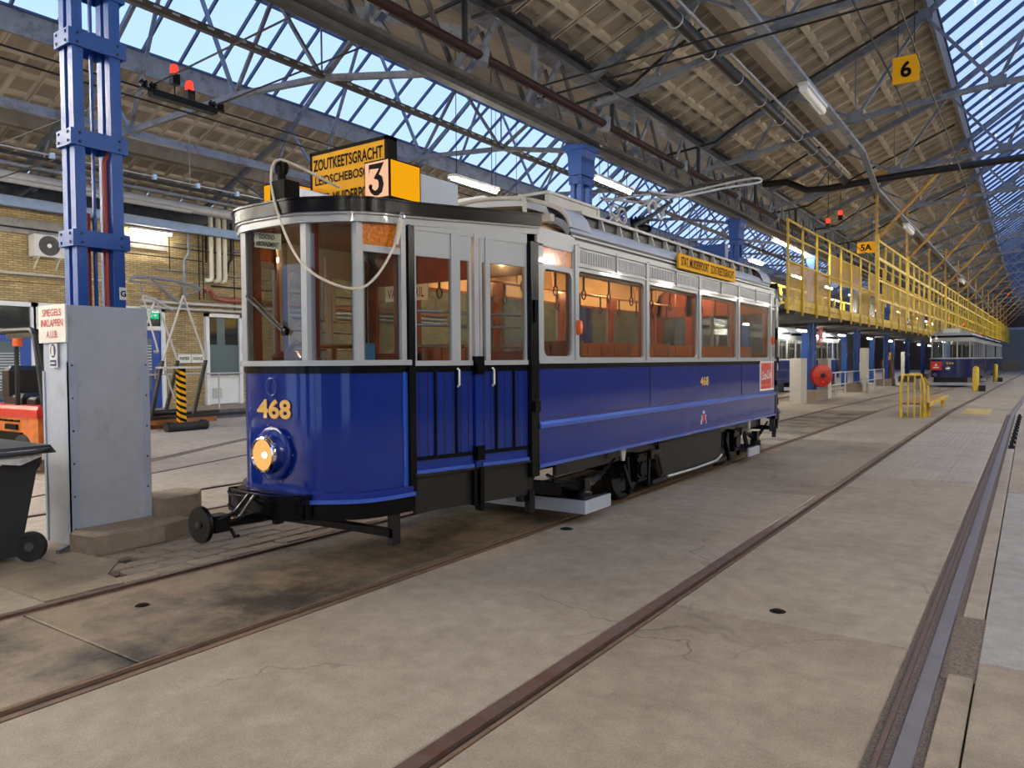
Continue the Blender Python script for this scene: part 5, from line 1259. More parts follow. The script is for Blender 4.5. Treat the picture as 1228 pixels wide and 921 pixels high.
# forklift
f = thing('forklift', (-13.2, 5.6, 0), 'orange forklift truck with black overhead guard, partly behind the casing', 'forklift')
MB().cbox(-14.6, -12.25, 5.2, 6.3, .40, .92, .06).build('body', m_org, f)
MB().cbox(-14.62, -12.2, 5.17, 6.32, .86, 1.03, .05).build('red_band', m_redp, f)
q = MB().box(-13.6, -12.75, 5.165, 5.2, .48, .62).box(-13.3, -12.9, 5.165, 5.2, .66, .74)
for i in range(7): q.box(-14.3 + i * .22, -14.16 + i * .22, 5.17, 5.2, .78, .81)
q.build('vent', m_ink, f)
q = MB(); pr = [(-12.35, 5.3), (-12.35, 6.2)]
for yy in (5.3, 6.2): q.tube([(-12.25, yy, 1.0), (-12.45, yy, 1.9), (-12.52, yy, 2.12), (-12.62, yy, 2.2), (-14.4, yy, 2.22), (-14.5, yy, 1.0)], .045, 8).cyl((-13.15, yy, 1.0), (-13.15, yy, 2.15), .035, 8)
for i in range(5): q.cyl((-12.8 - i * .35, 5.3, 2.2), (-12.8 - i * .35, 6.2, 2.2), .025, 6)
q.box(-13.4, -12.5, 5.26, 5.34, 2.08, 2.16).build('overhead_guard', m_blackm, f)
q = MB().lathe([(0, 0), (.07, 0), (.07, .12), (0, .12)], (-12.85, 5.2, 1.95), (0, 0, 1), 12).build('work_lamp', m_amber, f)
MB().cbox(-13.9, -13.25, 5.4, 6.1, 1.03, 1.2, .06).cbox(-13.95, -13.7, 5.4, 6.1, 1.15, 1.65, .08).build('seat', m_blackm, f)
MB().cbox(-13.2, -12.9, 5.45, 5.8, 1.03, 1.15, .04).build('side_console', m_blackm, f)
for xx in (-13.95, -12.75):
    for yy in (5.25, 6.2): MB().lathe([(0, -.08), (.14, -.08), (.28, -.09), (.30, -.05), (.30, .05), (.28, .09), (.14, .08), (0, .08)], (xx, yy, .30), (0, 1, 0), 24).build('wheel', m_rubber, f)
# left wall fittings
def wdoor(name, y0, y1, z0, z1, ztr, label, kind):
    o = thing(name, (-22.45, (y0 + y1) / 2, z0), kind='structure', label=label)
    q = MB()
    for a, b_ in ((y0 - .12, y0), (y1, y1 + .12)): q.box(-22.5, -22.36, a, b_, z0, z1 + .12)
    q.box(-22.5, -22.36, y0 - .12, y1 + .12, z1, z1 + .12)
    if ztr: q.box(-22.5, -22.37, y0, y1, ztr, ztr + .12)
    q.build('door_frame', m_frame, o)
    return o
d1 = wdoor('door_2', 7.6, 9.4, .3, 3.25, 2.52, 'blue glazed door left of the column, behind the forklift', 0)
MB().box(-22.47, -22.42, 7.6, 9.4, .32, 2.5).build('door_panel', m_doorblue, d1); MB().box(-22.42, -22.41, 7.75, 9.12, .75, 2.3).build('frosted_pane', m_frost, d1); MB().box(-22.42, -22.405, 9.2, 9.28, 1.2, 1.5).build('door_handle', m_chrome, d1); MB().box(-22.45, -22.44, 7.6, 9.4, 2.64, 3.25).build('transom_pane', m_dkglass, d1)
d1b = wdoor('window_3', 9.58, 10.3, .3, 3.25, 2.2, 'narrow side light next to the left blue door', 0)
MB().box(-22.45, -22.44, 9.58, 10.3, 2.3, 3.25).build('dark_pane', m_dkglass, d1b); MB().box(-22.45, -22.43, 9.58, 10.3, 1.1, 2.2).build('frosted_pane', m_frost, d1b); MB().box(-22.45, -22.43, 9.58, 10.3, .32, 1.1).build('panel', m_frame, d1b)
q = MB()
for i in range(14): q.box(-22.41, -22.405, 7.75, 9.12, 1.0 + i * .075, 1.02 + i * .075)
q.build('blind_strips', m_frame, d1)
d2 = wdoor('door_3', 11.7, 13.12, .3, 3.3, 2.72, 'blue glazed door under the green exit sign', 0)
MB().box(-22.47, -22.42, 11.7, 13.12, .32, 2.7).build('door_panel', m_doorblue, d2); MB().box(-22.42, -22.41, 11.85, 12.8, .85, 2.45).build('frosted_pane', m_frost, d2); MB().box(-22.42, -22.40, 12.86, 12.94, 1.2, 1.5).box(-22.42, -22.405, 12.85, 13.0, 2.0, 2.1).build('door_handle', m_chrome, d2); MB().box(-22.45, -22.44, 11.7, 13.12, 2.84, 3.3).build('transom_pane', m_dkglass, d2)
q = MB()
for i in range(9): q.box(-22.41, -22.405, 11.85, 12.8, 1.5 + i * .09, 1.53 + i * .09)
q.build('blind_strips', m_frame, d2)
wn = wdoor('window_4', 14.78, 15.92, .3, 3.22, None, 'tall white framed panel with frosted glass beside the brick pier', 0)
MB().box(-22.46, -22.43, 14.78, 15.92, .32, 1.22).build('white_panel', m_frame, wn); MB().box(-22.45, -22.43, 14.78, 15.92, 1.22, 2.3).build('frosted_pane', m_frost, wn); MB().box(-22.45, -22.44, 14.78, 15.92, 2.3, 3.22).build('dark_pane', m_dkglass, wn); MB().box(-22.44, -22.435, 15.1, 15.4, 2.3, 3.2).build('reflected_strip', m_frost, wn)  # reflection in the dark pane is modelled as a pale strip
q = MB().box(-22.43, -22.37, 14.78, 15.92, 1.2, 1.27)
for i in range(9): q.box(-22.43, -22.42, 14.9 + i * .04, 14.92 + i * .04, .5, .85)
q.build('vent_grille', m_pipe, wn)
def wsign(name, y0, y1, z0, z1, mat, label, txt=None, tm=None, th=.1, cat='sign', x=-22.36):
    o = thing(name, (x, (y0 + y1) / 2, z0), label, cat)
    MB().box(x - .14 if x > -22.4 else x - .02, x, y0, y1, z0, z1).build('plate', mat, o)
    if txt: text('lettering', txt, tm or m_ink, o, (x + .004, (y0 + y1) / 2, (z0 + z1) / 2), (0, 1, 0), (0, 0, 1), width=(y1 - y0) * .8, height=th, bold=.02)
    return o
wsign('wall_sign', 13.66, 14.08, 1.70, 1.98, m_white, 'white PAPIER sign on the brick pier', 'PAPIER'); wsign('wall_sign', 14.12, 14.56, 1.70, 1.98, m_white, 'white HUISVUIL sign right of the other white sign', 'HUISVUIL')
ex = wsign('exit_sign', 12.62, 13.0, 3.08, 3.27, m_green, 'lit green exit sign over the blue door', cat='exit sign', x=-22.30)
MB().box(-22.30, -22.295, 12.68, 12.76, 3.12, 3.23).prism([(12.80, 3.155), (12.88, 3.155), (12.88, 3.13), (12.95, 3.175), (12.88, 3.22), (12.88, 3.195), (12.80, 3.195)], 'x', -22.30, -22.295).build('pictogram', m_white, ex)
fs = wsign('fire_sign', 16.02, 16.3, 2.34, 2.62, M('safety_green', (24, 120, 84), .4), 'green first aid sign left of the tram window pillar'); MB().box(-22.36, -22.355, 16.14, 16.18, 2.40, 2.56).box(-22.36, -22.355, 16.08, 16.24, 2.46, 2.50).build('cross', m_white, fs)
fs = wsign('fire_sign', 16.02, 16.3, 2.03, 2.33, m_redp, 'red extinguisher sign under the green first aid sign'); MB().box(-22.36, -22.355, 16.08, 16.12, 2.08, 2.28).box(-22.36, -22.355, 16.16, 16.25, 2.2, 2.23).box(-22.36, -22.355, 16.16, 16.25, 2.13, 2.16).build('pictogram', m_white, fs)
wsign('first_aid_box', 16.05, 16.25, 1.66, 1.92, MATS['safety_green'], 'small green box on the wall beside the tram front', cat='box')
ac = thing('air_conditioner', (-22.3, 9.83, 4.6), 'white outdoor air conditioning unit on the brick wall', 'air conditioner')
MB().cbox(-22.46, -22.12, 9.42, 10.25, 4.62, 5.22, .03).build('case', m_fix, ac)
MB().lathe([(.27, 0), (.27, .012), (.25, .014), (.25, .006)], (-22.12, 9.80, 4.92), (1, 0, 0), 28).lathe([(0, .004), (.25, .004)], (-22.12, 9.80, 4.92), (1, 0, 0), 28).build('fan_grille', m_steeldk, ac)
MB().lathe([(0, .02), (.055, .018), (.06, .004)], (-22.12, 9.80, 4.92), (1, 0, 0), 16).build('fan_hub', m_white, ac)
MB().beam((-22.48, 9.55, 4.6), (-22.15, 9.55, 4.6), .04, .04).beam((-22.48, 9.55, 4.3), (-22.2, 9.55, 4.6), .03, .03).beam((-22.48, 10.1, 4.6), (-22.15, 10.1, 4.6), .04, .04).beam((-22.48, 10.1, 4.3), (-22.2, 10.1, 4.6), .03, .03).build('bracket', m_fix, ac)
for i, (y, ze, r, lab) in enumerate(((14.85, 4.4, .075, 'first cream downpipe on the wall, ending in an elbow'), (15.13, 4.42, .085, 'middle thick cream downpipe on the wall'), (15.36, 4.42, .075, 'last cream downpipe on the wall, beside the dark pipe'))):
    MB().tube([(-22.3, y, 6.6), (-22.3, y, ze + .12), (-22.3, y - .02, ze + .03), (-22.34, y - .06, ze), (-22.42, y - .09, ze)] if i else [(-22.3, y, 6.6), (-22.3, y, ze + .12), (-22.3, y - .03, ze + .03), (-22.3, y - .12, ze), (-22.3, y - .26, ze)], r, 12).build('downpipe', m_pipecream, loc=(-22.3, y, ze), label=lab, category='pipe')
MB().tube([(-22.3, 15.62, 6.4), (-22.3, 15.62, 5.2), (-22.3, 15.5, 5.05), (-22.3, 15.45, 4.75), (-22.3, 15.35, 4.65)], .045, 8).build('downpipe', m_blackm, loc=(-22.3, 15.6, 4.6), label='black cranked pipe right of the cream downpipes', category='pipe')
MB().tube([(-22.3, 14.05, 6.0), (-22.3, 14.05, 5.2), (-22.3, 13.9, 5.0), (-22.3, 13.88, 3.8)], .05, 8).build('downpipe', m_steel, loc=(-22.3, 14, 3.8), label='grey cranked pipe left of the cream downpipes', category='pipe')
MB().tube([(-22.3, 14.4, 6.0), (-22.3, 14.4, 3.75)], .02, 6).tube([(-22.3, 14.55, 6.0), (-22.3, 14.55, 3.8)], .02, 6).tube([(-22.35, 14.7, 5.9), (-22.35, 14.7, 5.0)], .03, 6).build('conduit_bundle', m_redpipe, loc=(-22.3, 14.5, 3.8), label='brown conduits on the wall between grey and cream pipes', category='conduit')
MB().tube([(-22.3, 14.62, 4.05), (-22.3, 14.78, 4.10), (-22.3, 14.9, 4.0), (-22.3, 14.95, 3.85), (-22.3, 15.15, 3.80), (-22.3, 27, 3.78)], .065, 10).lathe([(.065, 0), (.1, 0), (.1, .04), (.065, .04)], (-22.3, 14.93, 3.92), (0, .3, -1), 12).build('red_wall_pipe', M('pipe_red_faded2', (156, 84, 74), .5), loc=(-22.3, 15, 3.8), label='faded red bent pipe on the wall below the cream pipes', category='pipe')
MB().tube([(-22.3, 12.8, 4.3), (-22.3, 13.7, 3.55), (-22.3, 14.0, 3.42)], .05, 8).build('conduit', m_steel, loc=(-22.3, 13.4, 3.5), label='sloping grey duct on the wall above the exit door', category='conduit')
r_ = thing('handrail', (-20.5, 12, .3), 'grey tube handrail along the raised walkway', 'railing')
MB().cyl((-20.45, 4.5, 1.37), (-20.45, 19, 1.37), .024, 8).build('rail', m_pipe, r_)
for y in (6.5, 10.1, 13.8, 17.4): MB().cyl((-20.45, y, .3), (-20.45, y, 1.37), .024, 8).build('post', m_pipe, r_)
w = thing('floor_sign', (-21.5, 9.05, .3), 'yellow folding wet floor sign behind the forklift', 'sign')
MB().prism([(8.82, .32), (9.24, .32), (9.18, 1.55), (8.96, 1.55)], 'x', -21.36, -21.33).build('front_panel', m_yel, w); MB().prism([(8.82, .32), (9.24, .32), (9.18, 1.55), (8.96, 1.55)], 'x', -21.56, -21.53).build('back_panel', m_yel, w)
MB().prism([(9.03, 1.0), (9.12, 1.0), (9.075, 1.16)], 'x', -21.33, -21.325).box(-21.33, -21.325, 8.98, 9.16, .8, .83).box(-21.33, -21.325, 8.98, 9.16, .72, .75).build('print', m_ink, w)
# pantograph on the floor
A = lambda y, z: (-18.0 + .0, 10.2 + (y - 8.73) * 1.161, 1.65 + (z - 1.65) * 1.161)
pg = thing('spare_pantograph', (-18, 11, 0), 'spare diamond pantograph standing on the floor by the wall', 'pantograph')
q = MB()
for dx in (0, -1.3):
    s = lambda y, z, dx=dx: Vector(A(y, z)) + Vector((dx, 0, 0))
    q.tube([s(8.74, .45), s(9.04, 1.73)], .055, 8).tube([s(9.74, .50), s(10.08, 1.74)], .055, 8)
q.build('lower_arm', m_blackm, pg)
q = MB()
for dx in (0, -1.3):
    s = lambda y, z, dx=dx: Vector(A(y, z)) + Vector((dx, 0, 0))
    q.tube([s(9.04, 1.73), s(9.56, 3.18)], .028, 8).tube([s(10.08, 1.74), s(9.56, 3.18)], .028, 8)
q.tube([A(8.95, 1.92), A(8.63, 3.12)], .025, 6).tube([A(9.02, 1.75), A(9.3, .9)], .025, 6).tube([A(8.63, 3.12), A(8.9, 3.05), A(9.3, 2.85)], .03, 6)
q.build('upper_arm', m_pipe, pg)
q = MB().tube([A(8.36, 3.40), A(8.42, 3.49), A(8.8, 3.52), A(9.4, 3.48), A(9.91, 3.40), A(10.0, 3.34)], .04, 8).tube([A(8.4, 3.40), A(9.9, 3.36)], .02, 6).tube([A(9.62, 3.2), A(9.8, 3.25), A(9.98, 3.34)], .02, 6).tube([A(8.62, 3.12), A(8.6, 3.4)], .02, 6)
q.build('collector_bow', m_steel, pg)
q = MB().beam((-18, 9.9, .3), (-18, 13.0, .3), .09, .08).beam((-19.3, 9.9, .3), (-19.3, 13.0, .3), .09, .08).beam((-18, 10.3, .3), (-19.3, 10.3, .3), .08, .08).beam((-18, 11.9, .3), (-19.3, 11.9, .3), .08, .08).tube([(-18.3, 10.0, .42), (-18.3, 11.3, .42)], .08, 10)
q.build('base_frame', m_blackm, pg)
q = MB().box(-18.9, -18.4, 10.4, 12.1, 0, .14).box(-18.2, -17.9, 10.3, 12.0, .14, .26).box(-19.4, -18.6, 10.3, 12.0, .14, .26).build('timber_block', m_woodlt, pg)
sp_ = thing('striped_post', (-17.5, 10.8, 0), 'yellow and black striped post with flat top plate before the pantograph', 'post')
MB().box(-17.55, -17.38, 10.64, 10.80, 0, 1.55).build('post', m_ink, sp_)
q = MB()
for i in range(9):
    z = .18 + i * .155
    q.add([(-17.377, 10.64, z), (-17.377, 10.80, z - .06), (-17.377, 10.80, z + .02), (-17.377, 10.64, z + .08)], [(0, 1, 2, 3)]); q.add([(-17.38, 10.637, z + .08), (-17.55, 10.637, z + .15), (-17.55, 10.637, z + .07), (-17.38, 10.637, z)], [(0, 1, 2, 3)])
q.build('yellow_stripe', m_yel, sp_)
MB().box(-17.7, -17.3, 10.2, 11.2, 1.55, 1.60).build('top_plate', m_pipe, sp_)
MB().tube([(-17.3, 10.2, .11), (-17.3, 11.3, .11)], .11, 12).lathe([(.13, -.06), (.13, .06)], (-17.3, 10.3, .12), (0, 1, 0), 12).lathe([(.13, -.06), (.13, .06)], (-17.3, 11.2, .12), (0, 1, 0), 12).build('roller', m_rubber, sp_)

# ================================================================ YELLOW GALLERY
gl = thing('work_gallery', (-6.3, 24.2, 3.2), 'long yellow steel work gallery above the parked trams', 'gallery')
GX = -6.3; gx = lambda y: GX + D(y)
ye = 112
def gbox(q, y0, y1, a, b_, z0, z1):
    vs = [(gx(y) + x, y, z) for z in (z0, z1) for x, y in ((a, y0), (b_, y0), (b_, y1), (a, y1))]
    return q.add(vs, [(0, 3, 2, 1), (4, 5, 6, 7), (0, 1, 5, 4), (1, 2, 6, 5), (2, 3, 7, 6), (3, 0, 4, 7)])
ys = [24.2, 26] + [26 + i * 2.4 for i in range(1, 36)] + [ye]
for i in range(len(ys) - 1):
    q = MB(); gbox(q, ys[i] + .01, ys[i + 1] - .01, -.05, 0, 3.24, 3.42); q.build('deck_board', m_yellow, gl)
    q = MB(); gbox(q, ys[i] + .01, ys[i + 1] - .01, -.05, .012, 3.43, 3.60); q.build('deck_board', m_yellow, gl)
q = MB(); gbox(q, 24.2, 26, -3.2, -.05, 3.26, 3.40); gbox(q, 26, ye, -3.2, -.05, 3.26, 3.40); q.build('deck_floor', m_steeldk, gl)
q = MB(); gbox(q, 24.2, ye, -3.2, -3.15, 3.24, 3.6)
for i in range(29): gbox(q, 25.2 + i * 3, 25.32 + i * 3, -3.2, 0, 3.1, 3.26)
q.build('deck_joist', m_steeldk, gl)
def mesh_panel():
    mt = bpy.data.materials.new('yellow_mesh'); mt.use_nodes = True; t = mt.node_tree; L = t.links; b = t.nodes['Principled BSDF']
    b.inputs['Base Color'].default_value = (*lin((206, 168, 44)), 1); b.inputs['Roughness'].default_value = .5
    g = t.nodes.new('ShaderNodeNewGeometry'); s = t.nodes.new('ShaderNodeSeparateXYZ'); L.new(g.outputs['Position'], s.inputs[0])
    def band(o):
        m1 = t.nodes.new('ShaderNodeMath'); m1.operation = 'MULTIPLY'; m1.inputs[1].default_value = 1 / .05; L.new(o, m1.inputs[0])
        m2 = t.nodes.new('ShaderNodeMath'); m2.operation = 'FRACT'; L.new(m1.outputs[0], m2.inputs[0])
        m3 = t.nodes.new('ShaderNodeMath'); m3.operation = 'LESS_THAN'; m3.inputs[1].default_value = .36; L.new(m2.outputs[0], m3.inputs[0]); return m3.outputs[0]
    mx = t.nodes.new('ShaderNodeMath'); mx.operation = 'MAXIMUM'; L.new(band(s.outputs['Y']), mx.inputs[0]); L.new(band(s.outputs['Z']), mx.inputs[1])
    L.new(mx.outputs[0], b.inputs['Alpha']); MATS['yellow_mesh'] = mt; return mt
m_mesh = mesh_panel()
def gpost(y, z0, z1, mat=m_yellow, w=.035, name='post', a=.02):
    q = MB(); gbox(q, y - w, y + w, a, a + .06, z0, z1); q.build(name, mat, gl)
def grail(y0, y1, z, h=.05, a=.0, name='rail', mat=m_yellow):
    q = MB(); yy = [y0] + ([26] if y0 < 26 < y1 else []) + [y1]
    for i in range(len(yy) - 1): gbox(q, yy[i], yy[i + 1], a, a + .05, z - h / 2, z + h / 2)
    q.build(name, mat, gl)
# first section: tall mesh fence
y = 24.2; k = 0
while y < 40.6:
    gpost(y, 3.1, 6.05); 
    y2 = min(y + 1.85, 40.6)
    if k < 2:
        q = MB(); gbox(q, y, y2, 0, .004, 3.6, 4.75); q.build('mesh_panel', m_mesh, gl)
    elif k in (3, 4, 5, 7):
        q = MB(); gbox(q, y, y2, 0, .004, 4.55, 5.55); q.build('mesh_panel', m_mesh, gl)
    else:
        q = MB(); gbox(q, y, y2, 0, .004, 3.6, 4.75); q.build('mesh_panel', m_mesh, gl)
    if k >= 5:
        q = MB(); gbox(q, y + .1, y2 - .1, -.03, -.02, 3.6, 4.5); q.build('grey_pane', M('gallery_pane', (118, 122, 128), .2, coat=.4), gl)
    y = y2; k += 1
grail(24.2, 40.6, 6.03); grail(24.2, 40.6, 5.55, .04); grail(24.2, 40.6, 4.75, .05); grail(28, 40.6, 5.98, .1, -.3, 'back_rail', m_steeldk)
# fence of the far part goes on behind the hanging fence
y = 40.6; k = 0
while y < ye:
    gpost(y, 3.1, 6.05)
    q = MB(); gbox(q, y, y + 2.3, 0, .004, 3.6 if k % 3 else 4.5, 5.55); q.build('mesh_panel', m_mesh, gl)
    if k % 2: q = MB(); gbox(q, y + .1, y + 2.2, -.03, -.02, 3.6, 4.5); q.build('grey_pane', MATS['gallery_pane'], gl)
    y += 2.35; k += 1
grail(40.6, ye, 6.03); grail(40.6, ye, 5.55, .05); grail(40.6, ye, 4.55, .06)
# hanging fence on the near side of the parked trams
hf = thing('hanging_fence', (-3.75, 24.3, 3.3), 'tall yellow fence of open frames hanging from the roof on ochre rods', 'fence')
FX = -3.75
def fbar(q, y0, y1, z0, z1, t=.04, a=0):
    vs = [(FX + D(y) + x, y, z) for z in (z0, z1) for x, y in ((a, y0), (a + t, y0), (a + t, y1), (a, y1))]
    return q.add(vs, [(0, 3, 2, 1), (4, 5, 6, 7), (0, 1, 5, 4), (1, 2, 6, 5), (2, 3, 7, 6), (3, 0, 4, 7)])
NB = 14
for i in range(NB):
    y0 = 24.3 + 5.85 * i; y1 = y0 + 5.75
    for z, h in ((5.14, .06), (4.62, .09), (3.98, .05), (3.42, .05)):
        q = MB(); fbar(q, y0, y1, z - h / 2, z + h / 2); q.build('rail', m_yellow, hf)
    for k in range(5):
        q = MB(); yy = y0 + .1 + k * 1.38; fbar(q, yy - .03, yy + .03, 3.25 if y0 < 47 else 3.38, 5.16, .05); q.build('post', m_yellow, hf)
    q = MB(); fbar(q, y0 - .05, y0 + .05, 3.1 if y0 < 47 else 3.38, 5.3, .09, -.02); q.build('post', m_yellow, hf)
    x = FX + D(y0)
    MB().cyl((x, y0, 3.4), (x, y0, 7.05), .04, 8).build('hanger_rod', m_ochre, hf, label='ochre hanger rod')
    MB().cyl((x, y0, 5.15), (x + 1.85, y0, 7.2), .045, 8).build('slanted_brace', m_ochre, hf, label='ochre slanted brace')
MB().box(FX - .25, FX + .25, 24.2, 24.4, 7.0, 7.1).build('hanger_head', m_ochre, hf)
q = MB(); gbox(q, ye, ye + .1, -3.2, .05, 3.24, 6.0); q.build('end_panel', m_yellow, gl)
# inner back fence and machinery seen through the mesh
q = MB()
for i in range(30): gbox(q, 24.5 + i * 2.5, 24.6 + i * 2.5, -3.15, -3.05, 3.4, 5.0)
gbox(q, 24.4, 100, -3.15, -3.1, 4.9, 5.0); gbox(q, 24.4, 100, -3.15, -3.1, 4.2, 4.26); q.build('back_railing', m_yellow, gl)
cr = thing('roof_crane', (-9.0, 23.5, 5.0), 'blue travelling crane beam behind the tram roof', 'crane')
MB().box(-13.5, -7.9, 23.2, 23.5, 4.7, 5.3).box(-13.5, -7.9, 24.6, 24.9, 4.7, 5.25).build('beam', m_colblue, cr); MB().box(-9.9, -8.2, 23.0, 23.1, 4.55, 4.75).build('yellow_edge', m_yellow, cr)
# posts of the gallery on its far side, with railing
for i in range(5):
    MB().box(-9.45, -9.15, 29.6 + i * 9.6, 29.9 + i * 9.6, 0, 3.2).build('support_post', m_colblue, loc=(-9.3, 29.7 + i * 9.6, 0), label='%s plain blue support post behind the gallery columns' % ORD[i], category='post', group='rear posts under the gallery')
gr_ = thing('pit_railing', (-7.3, 37, 0), 'grey railing between the columns under the gallery', 'railing')
q = MB()
for z in (.5, 1.05): q.cyl((-7.25, 34.6, z), (-7.25, 49.8, z), .03, 8)
q.build('rail', m_pipe, gr_)
for y in (34.6, 36.2, 38.4, 44, 46.5, 49.8): MB().cyl((-7.25, y, 0), (-7.25, y, 1.07), .035, 8).build('post', m_pipe, gr_)
gr2 = thing('ladder_rack', (-8.6, 30, 0), 'yellow tube rack under the gallery beside the tram end', 'rack')
q = MB()
for z in (.3, .6, .9, 1.25): q.cyl((-8.6, 27.5, z), (-8.6, 31.5, z), .04, 8)
for y in (27.5, 28.5, 29.5, 30.5, 31.5): q.cyl((-8.6, y, 0), (-8.6, y, 1.3), .05, 8)
q.build('frame', m_yellow, gr2)
for i, (y, z0, z1, mat) in enumerate(((58, .9, 2.1, m_yel), (57, .8, 1.6, m_woodlt), (66, 1.0, 2.2, m_cream))):
    MB().cbox(-8.4, -8.0, y, y + .9, z0 - z0, z1, .03).build('cabinet', mat, loc=(-8.2, y + .45, 0), label=('yellow', 'brown', 'cream')[i] + ' cabinet in the dark under the gallery', category='cabinet')

# ================================================================ OTHER TRAMS
def small_tram(x, y, L, label, rot=0, num=None, front=True, nm='tram'):
    o = thing(nm, (x, y, 0), label, 'tram', rotz=0)
    H = 1.07
    hp = catmull([(0, 0), (.55, .03), (.92, .22), (H, .7), (H, 1.2)], 4)
    def fl(e=0, k=1): return [(x - a - (e if a > .5 else 0), y + b - e) for a, b in hp[::-1]][:-1] + [(x + a + (e if a > .5 else 0), y + b - e) for a, b in hp]
    def sides(q, z0, z1, th, f=fl): return q.strip([(x - H, y + L)] + f() + [(x + H, y + L)], z0, z1, th)
    sides(MB(), .55, 1.62, .03).build('body_panel', m_bluedk, o)
    sides(MB(), 1.62, 1.70, .05).build('window_sill', m_grey, o)
    sides(MB(), 2.62, 2.85, .03).build('header', m_grey, o)
    sides(MB(), 2.85, 2.98, .07).build('roof_fascia', m_black, o)
    MB().box(x - .85, x + .85, y + .15, y + L, .12, .55).build('underframe', m_under, o)
    MB().box(x - 1.1, x + 1.1, y - .05, y + .1, .10, .26).build('life_tray', m_roofg, o)
    MB().box(x - 1.0, x + 1.0, y + .6, y + L, .8, .86).build('floor', m_woodlt, o)
    q = MB(); n = 7; pr = [(x + H * math.cos(t * PI / n), 2.95 + .38 * math.sin(t * PI / n)) for t in range(n + 1)]
    q.prism(pr, 'y', y + .9, y + L, True).prism([(x + .9 * math.cos(t * PI / n), 2.95 + .2 * math.sin(t * PI / n)) for t in range(n + 1)], 'y', y + .1, y + .95, True).build('roof', m_roofg, o)
    MB().strip(fl(-.02), 1.70, 2.62, .006, sm=False).build('window_pane', m_glass, o)
    for xx in (-.95, -.35, .35, .95): MB().box(x + xx - .035, x + xx + .035, y + (.02 if abs(xx) < .5 else .22), y + (.08 if abs(xx) < .5 else .28), 1.68, 2.64).build('window_pillar', m_grey, o)
    k = 0
    for s in (-1, 1):
        yy = y + 1.2
        while yy < y + L:
            MB().box(x + s * H - .03, x + s * H + .03, yy - .05, yy + .05, 1.68, 2.64).build('window_post', m_grey, o)
            if yy + 1.4 < y + L: MB().box(x + s * H - .005, x + s * H + .005, yy + .05, yy + 1.35, 1.70, 2.62).build('window_pane', m_glass, o)
            yy += 1.4
        for yy in (y + L * .33, y + L * .68): MB().lathe([(.3, -.05), (.38, -.05), (.36, .05), (0, .06)], (x + s * .75, yy, .38), (s, 0, 0), 18).build('wheel', m_under, o)
    if front:
        MB().box(x - .45, x + .5, y + .35, y + .55, 3.05, 3.42).build('destination_box', m_roofg, o); MB().box(x - .4, x + .45, y + .345, y + .35, 3.09, 3.38).build('destination_blind', m_white, o)
        MB().box(x - .98, x - .42, y - .075, y - .03, .98, 1.48).build('poster', m_redp, o); MB().box(x - .85, x - .55, y - .08, y - .075, 1.1, 1.16).prism([(x - .78, 1.22), (x - .62, 1.22), (x - .7, 1.38)], 'y', y - .08, y - .075).build('poster_print', m_wbeige, o)
        text('number', num, m_gold, o, (x + .0, y - .035, 1.38), (1, 0, 0), (0, 0, 1), height=.13, width=.4, bold=.03)
        MB().lathe([(0, .06), (.12, .05), (.14, 0)], (x - .10, y - .03, 1.08), (0, -1, 0), 18).build('headlamp', m_chrome, o)
        MB().lathe([(.05, .03), (.09, .03), (.09, 0)], (x - .75, y - .03, .72), (0, -1, 0), 12).build('coupler_socket', m_steel, o)
    o.rotation_euler = (0, 0, rot)
    return o
ang = -math.atan(.02)
t2 = small_tram(CX + D(50) + .45, 50, 9.5, 'dark blue parked tram 236 with red square poster on its front', ang, '236')
small_tram(CX + D(61) + .45, 61, 9, 'second blue tram coupled close behind parked tram 236', ang, front=False)
small_tram(CX + D(71.5) + .45, 71.5, 9, 'third tram in the parked row, farthest visible', ang, front=False)
small_tram(-10.7, 27.5, 10, 'dark tram under the gallery behind the hose reel column', 0, front=False)
small_tram(-10.7, 39, 10, 'dark tram deeper under the gallery behind the second column', 0, front=False)

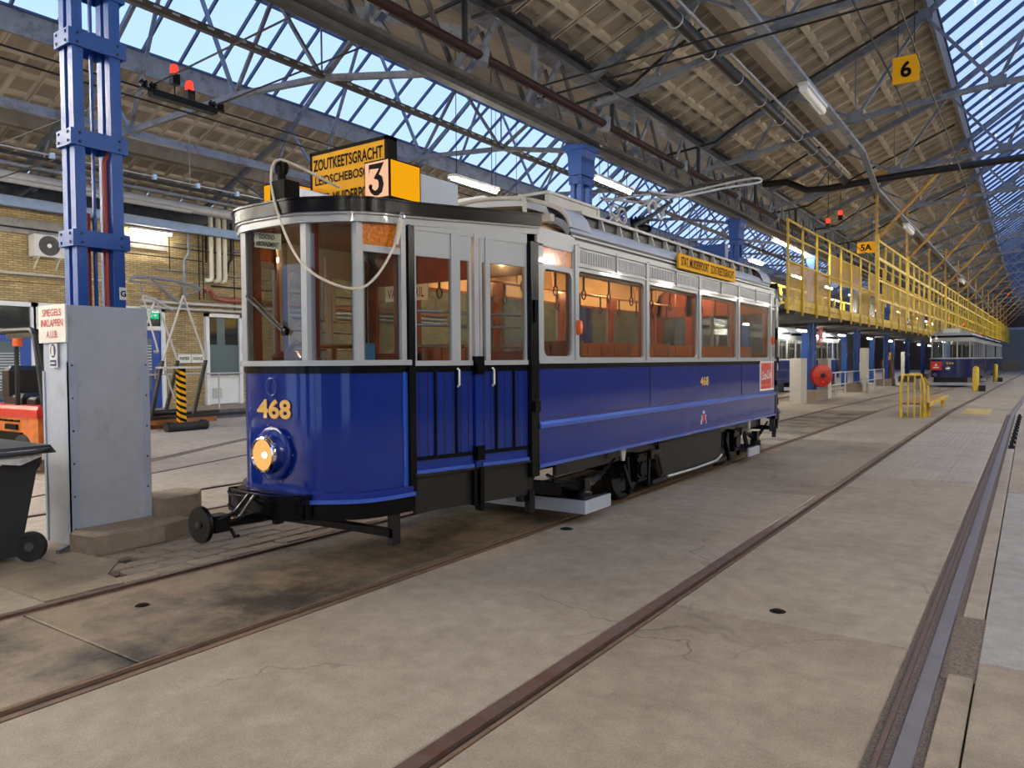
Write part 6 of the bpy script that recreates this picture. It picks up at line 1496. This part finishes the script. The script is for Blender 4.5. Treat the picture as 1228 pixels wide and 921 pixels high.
# ================================================================ RIGHT SIDE
br_ = thing('loading_barrier', (-2.6, 24.2, 0), 'yellow tube barrier with low platform beside the right track', 'barrier')
for i in range(4):
    x = -2.98 + i * .16
    MB().tube([(x, 23.6, 0), (x, 23.6, 1.0), (x, 23.66, 1.18)], .022, 8).build('bar', m_yellow, br_)
MB().tube([(-3.0, 23.6, 0), (-3.0, 23.6, .95), (-2.92, 23.6, 1.2), (-2.5, 23.6, 1.2), (-2.42, 23.6, .95), (-2.42, 23.6, 0)], .032, 8).build('hoop', m_yellow, br_)
MB().tube([(-2.42, 24.6, 0), (-2.42, 24.6, .9), (-2.42, 23.6, 1.1)], .03, 8).box(-2.47, -2.37, 23.65, 23.75, 0, .4).box(-2.47, -2.37, 24.6, 24.7, 0, .35).build('stay', m_yellow, br_)
MB().box(-3.0, -2.3, 23.7, 29.5, .36, .41).build('platform', m_plank, br_); MB().box(-2.33, -2.29, 23.7, 29.5, .33, .42).box(-2.5, -2.4, 29.2, 29.35, 0, .36).build('edge', m_yellow, br_)
for (x, y, lab) in ((-2.25, 44, 'yellow round bollard in front of the parked tram'), (-2.0, 62, 'yellow round bollard, the farther one beside the track')):
    MB().lathe([(0, 1.25), (.1, 1.22), (.14, 1.12), (.14, 0)], (x, y, 0), (0, 0, 1), 16).build('bollard', m_yellow, loc=(x, y, 0), label=lab, category='bollard')
    MB().box(x + .14, x + .42, y - .15, y + .15, 0, .3).build('stop_block', m_blackm, loc=(x + .28, y, 0), label='small black block at the foot of the %s bollard' % ('nearer' if y < 50 else 'farther'), category='block')
for x, y, lab in ((-2.2, 95, 'nearest yellow column at the far gallery end'), (-2.6, 78, 'thick yellow post rising along the far gallery')):
    MB().box(GX + D(y) - .40, GX + D(y) - .08, y, y + .5, 3.40, 6.4).build('gallery_mast', m_yellow, loc=(GX + D(y) - .24, y, 3.4), label=lab, category='post')
MB().cbox(-3.0, -1.2, 112, 114, 0, 1.3, .05).build('concrete_block', m_concrete, loc=(-2.1, 113, 0), label='concrete block at the end wall of the hall', category='block')
# small litter on the floor
for x, y, s, lab in ((-5.0, 2.75, .05, 'dark oily scrap between the tram rails'), (-3.75, 6.35, .07, 'black scrap beside the tram rail near the grey tray'), (-1.35, 5.0, .055, 'dark round lid in the floor between the right rails')):
    MB().lathe([(0, .012), (s * .6, .01), (s, 0)], (x, y, 0), (0, 0, 1), 9).build('floor_scrap', m_ink, loc=(x, y, 0), label=lab, category='scrap')
